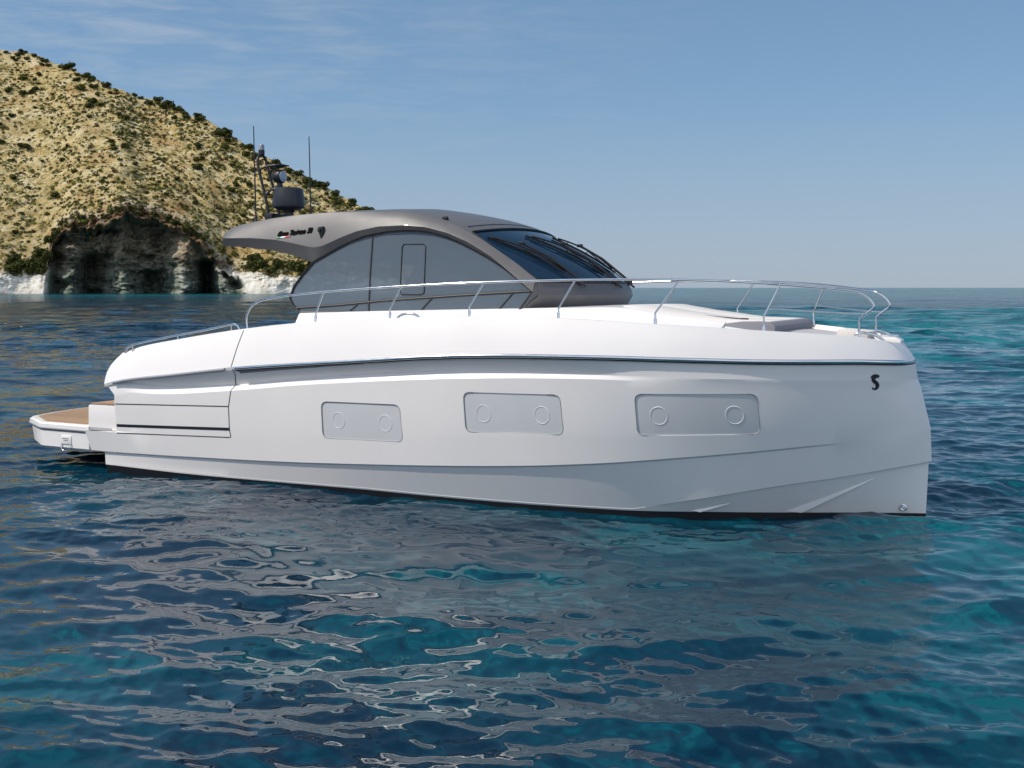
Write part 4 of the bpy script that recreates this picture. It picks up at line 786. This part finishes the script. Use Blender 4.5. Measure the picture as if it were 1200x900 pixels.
# --- hardtop
def fx(tab, k):
    xs = [p[0] for p in tab]; ys = [p[k] for p in tab]
    return lambda x: float(np.interp(x, xs, ys))
tz, ty = fx(C['roof_top'], 2), fx(C['roof_top'], 1); cz, cy = fx(C['roof_crease'], 2), fx(C['roof_crease'], 1); lz, ly = fx(C['roof_low'], 2), fx(C['roof_low'], 1)
def camber(x): return float(np.interp(x, [2, 4, 5, 5.8, 6.7], [.045, .075, .095, .105, .095]))
XE = 6.64
def build_roof():
    xs = np.concatenate([np.linspace(2.1, 2.5, 10), np.linspace(2.6, XE, 62)]); rows = []
    for x in xs:
        pull = .72*(1-sstep(2.1, 4.3, np.array(x)))
        T, Cr, Lo = Vector((x, ty(x), tz(x))), Vector((x, cy(x), cz(x))), Vector((x, ly(x), lz(x)))
        out = Cr.lerp(T, .5)+Vector((0, -.010, .0)); sh = T.lerp(Cr, .06)+Vector((0, -.006, .004))
        half = [Lo, Lo.lerp(Cr, .93), Cr, Cr.lerp(T, .06)+Vector((0, -.003, 0)), out, sh]
        hw = -T.y; c = camber(x); topn = 13
        top = []
        for k in range(topn):
            q = 1-2*(k+.5)/topn if False else 1-2*k/(topn-1); y = -hw*q; top.append(Vector((x, y, T.z+c*(1-abs(q)**2.4))))
        full = half + top + [Vector((p.x, -p.y, p.z)) for p in half[::-1]]
        cl = max(Lo.z, T.z-.34) if x > 3.9 else Lo.z+.02
        full += [Vector((x, hw*q, cl+.01*(1-q*q))) for q in (.92, .5, 0, -.5, -.92)]
        hmax = 1.55
        fwd = .215*sstep(5.5, XE, np.array(x))
        full = [Vector((p.x-pull*(1-min(1, (p.y/hmax)**2))+fwd*(1-min(1, abs(p.y/1.405)**2.1)), p.y, p.z)) for p in full]
        rows.append(full)
    v, f = loft(rows, True, True); roof = mesh('hardtop', v, f, taupe, yacht, 28, recalc=True)
    # the roof arch runs on as a pillar down to the deck
    for s in (1, -1):
        rows = []
        for x in np.linspace(XE-.10, 7.735, 26):
            T, Cr, Lo = Vector((x, ty(x), tz(x))), Vector((x, cy(x), cz(x))), Vector((x, ly(min(x, 7.71)), lz(min(x, 7.71))))
            out = Cr.lerp(T, .5)+Vector((0, -.010, 0)); sh = T.lerp(Cr, .06)+Vector((0, -.006, .004)); inn = T+Vector((-.02, .06, -.05))
            rows.append([Vector((p.x, p.y*s, p.z)) for p in (Lo, Lo.lerp(Cr, .93), Cr, Cr.lerp(T, .06)+Vector((0, -.003, 0)), out, sh, T, inn, Vector((x-.02, Lo.y+.03, Lo.z)))])
        v, f = loft(rows, True, True); mesh('roof_pillar', v, f, taupe, roof, 28, recalc=True)
    return roof
roof = build_roof(); rbv = bvh_of(roof)
# brow seam across the front of the roof, small horn lens
rows = []
for y in np.linspace(-1.3, 1.3, 30):
    x = 6.655+.205*(1-abs(y/1.405)**2.1)-.17; r = []
    for dx in (-.013, .013):
        h = rbv.ray_cast(Vector((x+dx, y, 6)), Vector((0, 0, -1)))[0]; r += [h+Vector((0, 0, .004))]
    rows.append([r[0]-Vector((0, 0, .01)), r[0], r[1], r[1]-Vector((0, 0, .01))])
v, f = loft(rows); mesh('brow_seam', v, f, dark, roof, 0)
bm = bmesh.new(); h = rbv.ray_cast(Vector((6.14, -1.31, 6)), Vector((0, 0, -1)))[0]; box_bm(bm, h+Vector((0, 0, .02)), (.09, .06, .05), .02); bmobj('deck_light', bm, dark, roof)
def text_on(name, body, size, x, z, mat, parent, bv, shear=.32, bold=.075, rot=0, off=.003):
    cu = bpy.data.curves.new(name, 'FONT'); cu.body = body; cu.size = size; cu.shear = shear; cu.offset = bold*size; cu.resolution_u = 4; cu.extrude = 0
    o = bpy.data.objects.new(name, cu); col.objects.link(o); dg = bpy.context.evaluated_depsgraph_get(); me = bpy.data.meshes.new_from_object(o.evaluated_get(dg)); bpy.data.objects.remove(o); bpy.data.curves.remove(cu)
    xs = [q.co.x for q in me.vertices]; W = max(xs)-min(xs); x0 = min(xs)
    return me, W, x0
ink = material('black lettering vinyl', (.004, .004, .004), .8, spec=.05)
def lettering(side):
    ang = math.atan2(.055, .66)
    for body, x0, z0, wid, nm in (('Gran', 3.19, 3.800, .21, 0), ('Turismo', 3.422, 3.819, .30, 0), ('50', 3.745, 3.846, .105, 0)):
        me, W, xm = text_on('lettering', body, .10, 0, 0, matt, roof, rbv)
        k = wid/W; ok = []
        for q in me.vertices:
            a = (q.co.x-xm)*k; b = q.co.y*1.08
            if side < 0: xx = x0+a*math.cos(ang)-b*math.sin(ang)
            else: xx = x0+wid-a; 
            zz = z0+(a if side < 0 else wid-a)*math.sin(ang)+b*math.cos(ang)
            h, n = on_hull(xx, zz, side, .011, rbv); q.co = h if h is not None else Vector((xx, side*1.5, zz))
        link('lettering', me, ink, roof, 0)
    fl = [material('flag green', (.02, .22, .09), .5), material('flag white', (.8, .8, .8), .5), material('flag red', (.55, .02, .03), .5)] if side < 0 else [bpy.data.materials[k] for k in ('flag green', 'flag white', 'flag red')]
    v = []; f = []
    for k in range(3):
        for a, b in ((0, 0), (1, 0), (1, 1), (0, 1)):
            xx = 3.17+(k+a)*.085+b*.012; zz = 3.768+(k+a)*.007+b*.022
            h, n = on_hull(xx, zz, side, .010, rbv); v.append(h if h is not None else Vector((xx, side*1.5, zz)))
        f.append((4*k, 4*k+1, 4*k+2, 4*k+3))
    o = mesh('flag_stripe', v, f, fl, roof, 0)
    for k in range(3): o.data.polygons[k].material_index = k
    # navigation light
    h, n = on_hull(4.02, 3.85, side, 0, rbv)
    if h is not None:
        bm = bmesh.new(); prism_bm(bm, [(-.042, .085), (.042, .095), (.048, -.025), (.028, -.10), (.010, -.105), (-.038, .02)], h.y+side*.035, h.y-side*.03, .012); bmesh.ops.translate(bm, vec=(h.x, 0, h.z), verts=bm.verts); nl = bmobj('navigation_light', bm, matt, roof)
        bm = bmesh.new(); box_bm(bm, (h.x-.01, h.y+side*.045, h.z+.04), (.05, .035, .06), .012); bmobj('light_lens', bm, material('smoked lens', (.02, .03, .03), .1), nl)
for s in (-1, 1): lettering(s)

# --- side glass
def fill_poly(name, pts, mat, parent, thick=0):
    bm = bmesh.new(); vs = [bm.verts.new(p) for p in pts]; fc = bm.faces.new(vs)
    me = bpy.data.meshes.new(name); bm.normal_update(); bm.to_mesh(me); bm.free(); return link(name, me, mat, parent, 0)
for s in (1, -1):
    pts = [(p[0], p[1]*s, p[2]) for p in C['glass']]
    if s < 0: pts = pts[::-1]
    gl = fill_poly('side_window', pts, side_glass, yacht)
    def gp(name, key, r, mat, close=False, off=.006):
        q = [Vector((p[0], (p[1]-off)*s, p[2])) for p in C[key]]
        if close: q.append(q[0])
        bm = bmesh.new(); tube_bm(bm, q, r, 6, not close); return bmobj(name, bm, mat, gl, 60)
    gp('window_gasket', 'glass', .020, dark, True)
    gp('door_seam', 'door_line', .012, groove); gp('opening_vent', 'hatch_line', .007, groove, True)
    gp('inner_rail', 'grab_line', .016, material('bronze rail', (.05, .045, .04), .4, .3) if s > 0 else bpy.data.materials['bronze rail'])
    for k in ('strut1', 'strut2', 'strut3'): gp('inner_strut', k, .010, groove)
    # pale notice stuck inside the aft pane edge is only the hill seen through it

# --- windscreen, cowl and wipers
def arc(t, corner, centre, z0, z1, hw):
    y = hw*t; return Vector((corner+(centre-corner)*(1-abs(t)**2.1), y, z0+(z1-z0)*(1-abs(t)**2)))
def screen(t, s):
    """t across (-1 starboard), s from the base up"""
    b = arc(t, 7.745, 8.30, 3.112, 3.062, 1.515); a = arc(t, 6.655, 6.86, 3.795, 3.885, 1.405)
    p = b.lerp(a, s); p += Vector((.42, 0, .64))*(.10*math.sin(math.pi*s)*(1-abs(t)**3)*.8); return p
def build_screen():
    rows = [[screen(t, s) for s in np.linspace(0, 1, 16)] for t in np.linspace(-1, 1, 41)]
    v, f = loft(rows); ws = mesh('windscreen', v, f, screen_glass, yacht, 60)
    tube('lower_gasket', [screen(t, 0)+Vector((.01, 0, .0)) for t in np.linspace(-1, 1, 50)], .028, dark, ws, 8)
    tube('upper_gasket', [screen(t, 1)+Vector((.0, 0, .012)) for t in np.linspace(-1, 1, 40)], .016, dark, ws, 8)
    for s in (-1, 1): tube('side_gasket', [screen(s, q) for q in np.linspace(0, 1, 20)], .014, dark, ws, 8)
    rows = []
    for t in np.linspace(-1, 1, 61):
        k = 1-abs(t)**2.1
        a = screen(t, 0)+Vector((.03*k, 0, -.005)); c = arc(t, 7.80, 8.40, 2.905, 2.885, 1.60); m = a.lerp(c, .5)+Vector((.015*k, 0, .012)); c2 = c+Vector((-.012, 0, -.03)); d = arc(t, 7.52, 8.33, 2.66, 2.70, 1.62)
        rows.append([a, m, c, c2, c2.lerp(d, .5), d])
    v, f = loft(rows); cw = mesh('windscreen_cowl', v, f, taupe, yacht, 28)
    # flank between the pillar foot and the cowl
    for s in (-1, 1):
        P = [Vector(p) for p in ((7.735, -1.64, 2.94), (7.735, -1.52, 3.115), (7.80, -1.60, 2.905), (7.52, -1.625, 2.66))]
        q = [Vector((p.x, -s*p.y if s > 0 else p.y, p.z)) for p in P]
        mesh('cowl_flank', q, [(0, 1, 2), (0, 2, 3)], taupe, cw, 80)
    # three pantograph wipers parked on the glass
    for (tp, t0, s0, t1, s1) in ((-.62, -.93, .86, -.62, .16), (-.05, -.42, .82, .0, .14), (.42, .12, .80, .45, .15)):
        wp = empty('windscreen_wiper', (0, 0, 0)); wp.parent = yacht
        def sp(t, s, off): 
            p = screen(t, s); n = (screen(t+.02, s)-screen(t-.02, s)).cross(screen(t, s+.02)-screen(t, s-.02)).normalized()
            if n.z < 0: n = -n
            return p+n*off
        piv = sp(tp, .02, .05)+Vector((.03, 0, -.02))
        bm = bmesh.new(); box_bm(bm, piv+Vector((0, 0, -.03)), (.12, .09, .09), .025); box_bm(bm, piv+Vector((.06, -.03, -.07)), (.13, .03, .03), .008, Matrix.Rotation(R(35), 3, 'Y')); bmobj('wiper_pivot', bm, matt, wp)
        tm, sm = (t0+t1)/2, (s0+s1)/2
        hub = sp(tm+.03, sm+.10, .08)
        bm = bmesh.new(); tube_bm(bm, [piv, sp(tp*.5+tm*.5+.03, .33, .085), hub], [.020, .017, .015], 8); tube_bm(bm, [piv+Vector((-.03, -.06, 0)), sp(tm-.015, sm, .075)], .009, 8); box_bm(bm, hub, (.09, .05, .05), .014); bmobj('wiper_arm', bm, matt, wp)
        bm = bmesh.new(); n = 14
        tube_bm(bm, [sp(t0+(t1-t0)*k/n, s0+(s1-s0)*k/n, .022) for k in range(n+1)], .018, 6); tube_bm(bm, [sp(t0+(t1-t0)*k/n, s0+(s1-s0)*k/n, .035+.045*math.sin(math.pi*k/n)) for k in range(1, n)], .014, 6)
        for k in (3, 7, 11): tube_bm(bm, [sp(t0+(t1-t0)*k/n, s0+(s1-s0)*k/n, .02), sp(t0+(t1-t0)*k/n, s0+(s1-s0)*k/n, .06)], .008, 6)
        bmobj('wiper_blade', bm, dark, wp)
build_screen()

# --- radar mast, whip aerials
def build_mast():
    m = empty('radar_mast', (0, 0, 0)); m.parent = yacht
    def rz(x, y): return rbv.ray_cast(Vector((x, y, 6)), Vector((0, 0, -1)))[0].z
    z0 = rz(2.0, 0)
    bm = bmesh.new(); box_bm(bm, (1.96, 0, z0+.05), (.50, .46, .05), .015); box_bm(bm, (1.92, 0, z0+.0), (.12, .3, .12), .02); box_bm(bm, (1.90, 0, z0+.13), (.16, .40, .12), .02); bmobj('mast_base', bm, matt, m)
    for s in (-1, 1):
        y = .14*s; tube('mast_leg', smooth_path([(1.90, y, z0+.06), (1.78, y, 4.62), (1.66, y*.95, 5.0), (1.60, y*.85, 5.22), (1.59, y*.45, 5.31), (1.59, 0, 5.33)], 5), .024, matt, m, 8)
        for (za, xa, xe, ze) in ((4.98, 1.665, 2.02, 5.115), (4.53, 1.805, 2.1, 4.71)):
            tube('bracket_arm', smooth_path([(xa, y, za), (xa+.02, y, za+.08), (xa+.10, y*.95, ze-.02), (xa+.2, y*.9, ze), (xe, y*.8, ze+.01)], 5), .020, matt, m, 8)
    for (xe, ze) in ((1.95, 5.13), (2.02, 4.725)):
        bm = bmesh.new(); box_bm(bm, (xe, 0, ze), (.30, .26, .025), .01); bmobj('bracket_plate', bm, matt, m)
    bm = bmesh.new(); lathe_bm(bm, [(.03, 5.31), (.055, 5.34), (.055, 5.42)], (1.59, 0, 0), 16); al = bmobj('anchor_light', bm, matt, m)
    bm = bmesh.new(); lathe_bm(bm, [(.05, 5.42), (.05, 5.49), (.035, 5.52)], (1.59, 0, 0), 16); bmobj('light_lens', bm, material('clear lens', (.30, .32, .35), .15), al)
    # searchlight: a round head with its lens forward, on a short neck
    bm = bmesh.new(); lathe_bm(bm, [(.02, -.13), (.07, -.115), (.105, -.07), (.118, 0), (.118, .06), (.105, .075)], (1.99, 0, 4.935), 24, 'X'); tube_bm(bm, [(2.0, 0, 4.73), (1.99, 0, 4.86)], .05, 12); sl = bmobj('searchlight', bm, matt, m)
    bm = bmesh.new(); lathe_bm(bm, [(.098, .070), (.098, .088), (.06, .096), (.01, .098)], (1.99, 0, 4.935), 24, 'X'); bmobj('light_lens', bm, material('searchlight glass', (.35, .42, .5), .08), sl)
    # radar dome on a stout foot
    bm = bmesh.new(); lathe_bm(bm, [(.10, 4.385), (.20, 4.395), (.275, 4.44), (.285, 4.50), (.262, 4.66), (.245, 4.745), (.215, 4.772), (.10, 4.785), (.01, 4.787)], (2.19, 0, -.045), 40); bmobj('radar_dome', bm, vary(material('anthracite dome', (.022, .024, .032), .38), 3, .1), m)
    bm = bmesh.new(); lathe_bm(bm, [(.12, z0-.03), (.085, z0+.06), (.08, 4.30), (.12, 4.36)], (2.20, 0, 0), 20); bmobj('dome_foot', bm, matt, m)
    for s in (-1, 1):
        x = 2.10; y = .75*s; z = rz(x, y)
        a = empty('whip_aerial', (0, 0, 0)); a.parent = yacht
        bm = bmesh.new(); lathe_bm(bm, [(.042, z-.02), (.042, z+.02), (.026, z+.05), (.022, z+.12), (.016, z+.15)], (x, y, 0), 14); bmobj('aerial_foot', bm, matt, a)
        top = 5.72; tube('aerial_rod', [(x, y, z+.1), (x-.025, y, (z+top)/2), (x-.05, y, top)], [.014, .011, .008], matt, a, 8)
build_mast()

# --- bow rails, stern rails
RAIL = [(3.122, -2.152, 2.36), (3.107, -2.152, 2.543), (3.158, -2.153, 2.661), (3.26, -2.154, 2.753), (3.461, -2.157, 2.818), (3.953, -2.163, 2.885), (4.6, -2.168, 2.94), (5.78, -2.167, 3.012), (7.023, -2.15, 3.064), (8.273, -2.063, 3.098), (9.304, -1.921, 3.107), (9.945, -1.771, 3.096), (10.452, -1.598, 3.078), (10.942, -1.379, 3.049), (11.415, -1.05, 3.006), (11.70, -.78, 2.975), (11.91, -.65, 2.942), (12.04, -.62, 2.869), (12.103, -.62, 2.787), (12.098, -.62, 2.735), (12.03, -.62, 2.680), (11.96, -.62, 2.625), (11.928, -.62, 2.555), (11.926, -.62, 2.335)]
FOOT = [(4.43, -2.168, 2.50), (5.737, -2.167, 2.555), (7.023, -2.15, 2.59), (8.325, -2.058, 2.575), (9.607, -1.858, 2.51), (10.894, -1.404, 2.43)]
KNEE = [(4.44, -2.168, 2.64), (5.737, -2.167, 2.705), (7.023, -2.15, 2.745), (8.33, -2.057, 2.73), (9.607, -1.858, 2.675), (10.894, -1.404, 2.63)]
HEAD = [(4.571, -2.166, 2.935), (5.923, -2.165, 3.018), (7.246, -2.142, 3.07), (8.557, -2.034, 3.10), (9.903, -1.784, 3.097), (11.075, -1.306, 3.037)]
for s in (1, -1):
    fl = lambda p: Vector((p[0], p[1]*s, p[2]))
    br = empty('bow_rail', (0, 0, 0)); br.parent = yacht
    tube('top_rail', smooth_path([fl(p) for p in RAIL], 6), .0165, steel, br, 10)
    for a, b, c in zip(FOOT, KNEE, HEAD):
        k1 = tuple(b[i]+(a[i]-b[i])*.22 for i in range(3)); k2 = tuple(b[i]+(c[i]-b[i])*.12 for i in range(3))
        st = tube('stanchion', [fl(a)]+smooth_path([fl(k1), fl(b), fl(k2)], 4)+[fl(c)], .0125, steel, br, 8)
        bm = bmesh.new(); q = fl(a); tube_bm(bm, [q, q+Vector((0, 0, .075)), q+Vector((0, 0, .10))], [.022, .021, .014], 10); bmobj('stanchion_foot', bm, steel, st)
    q = fl(RAIL[-1]); bm = bmesh.new(); tube_bm(bm, [q, q+Vector((0, 0, .09))], [.024, .020], 10); bmobj('stanchion_foot', bm, steel, br)
    tube('middle_rail', smooth_path([fl(p) for p in ((10.935, -1.385, 2.733), (11.415, -1.08, 2.698), (11.75, -.78, 2.675), (12.02, -.625, 2.664))], 6), .010, steel, br, 8)
    sr = empty('stern_rail', (0, 0, 0)); sr.parent = yacht
    SR = [(.53, -2.13, 1.94), (.575, -2.135, 2.005), (.70, -2.14, 2.062), (1.0, -2.15, 2.125), (1.66, -2.165, 2.238), (2.3, -2.175, 2.338), (2.83, -2.18, 2.432), (2.93, -2.18, 2.428), (2.97, -2.18, 2.395), (2.99, -2.18, 2.34)]
    tube('top_rail', smooth_path([fl(p) for p in SR], 5), .017, steel, sr, 10)
    for x in (.72, 1.70, 2.80):
        z = interp([(a[0], 0, a[2]) for a in SR], x, 2); g = interp(C['G'], x, 2); tube('rail_support', [fl((x, -2.15, g-.03)), fl((x, -2.155, z))], .011, steel, sr, 8)
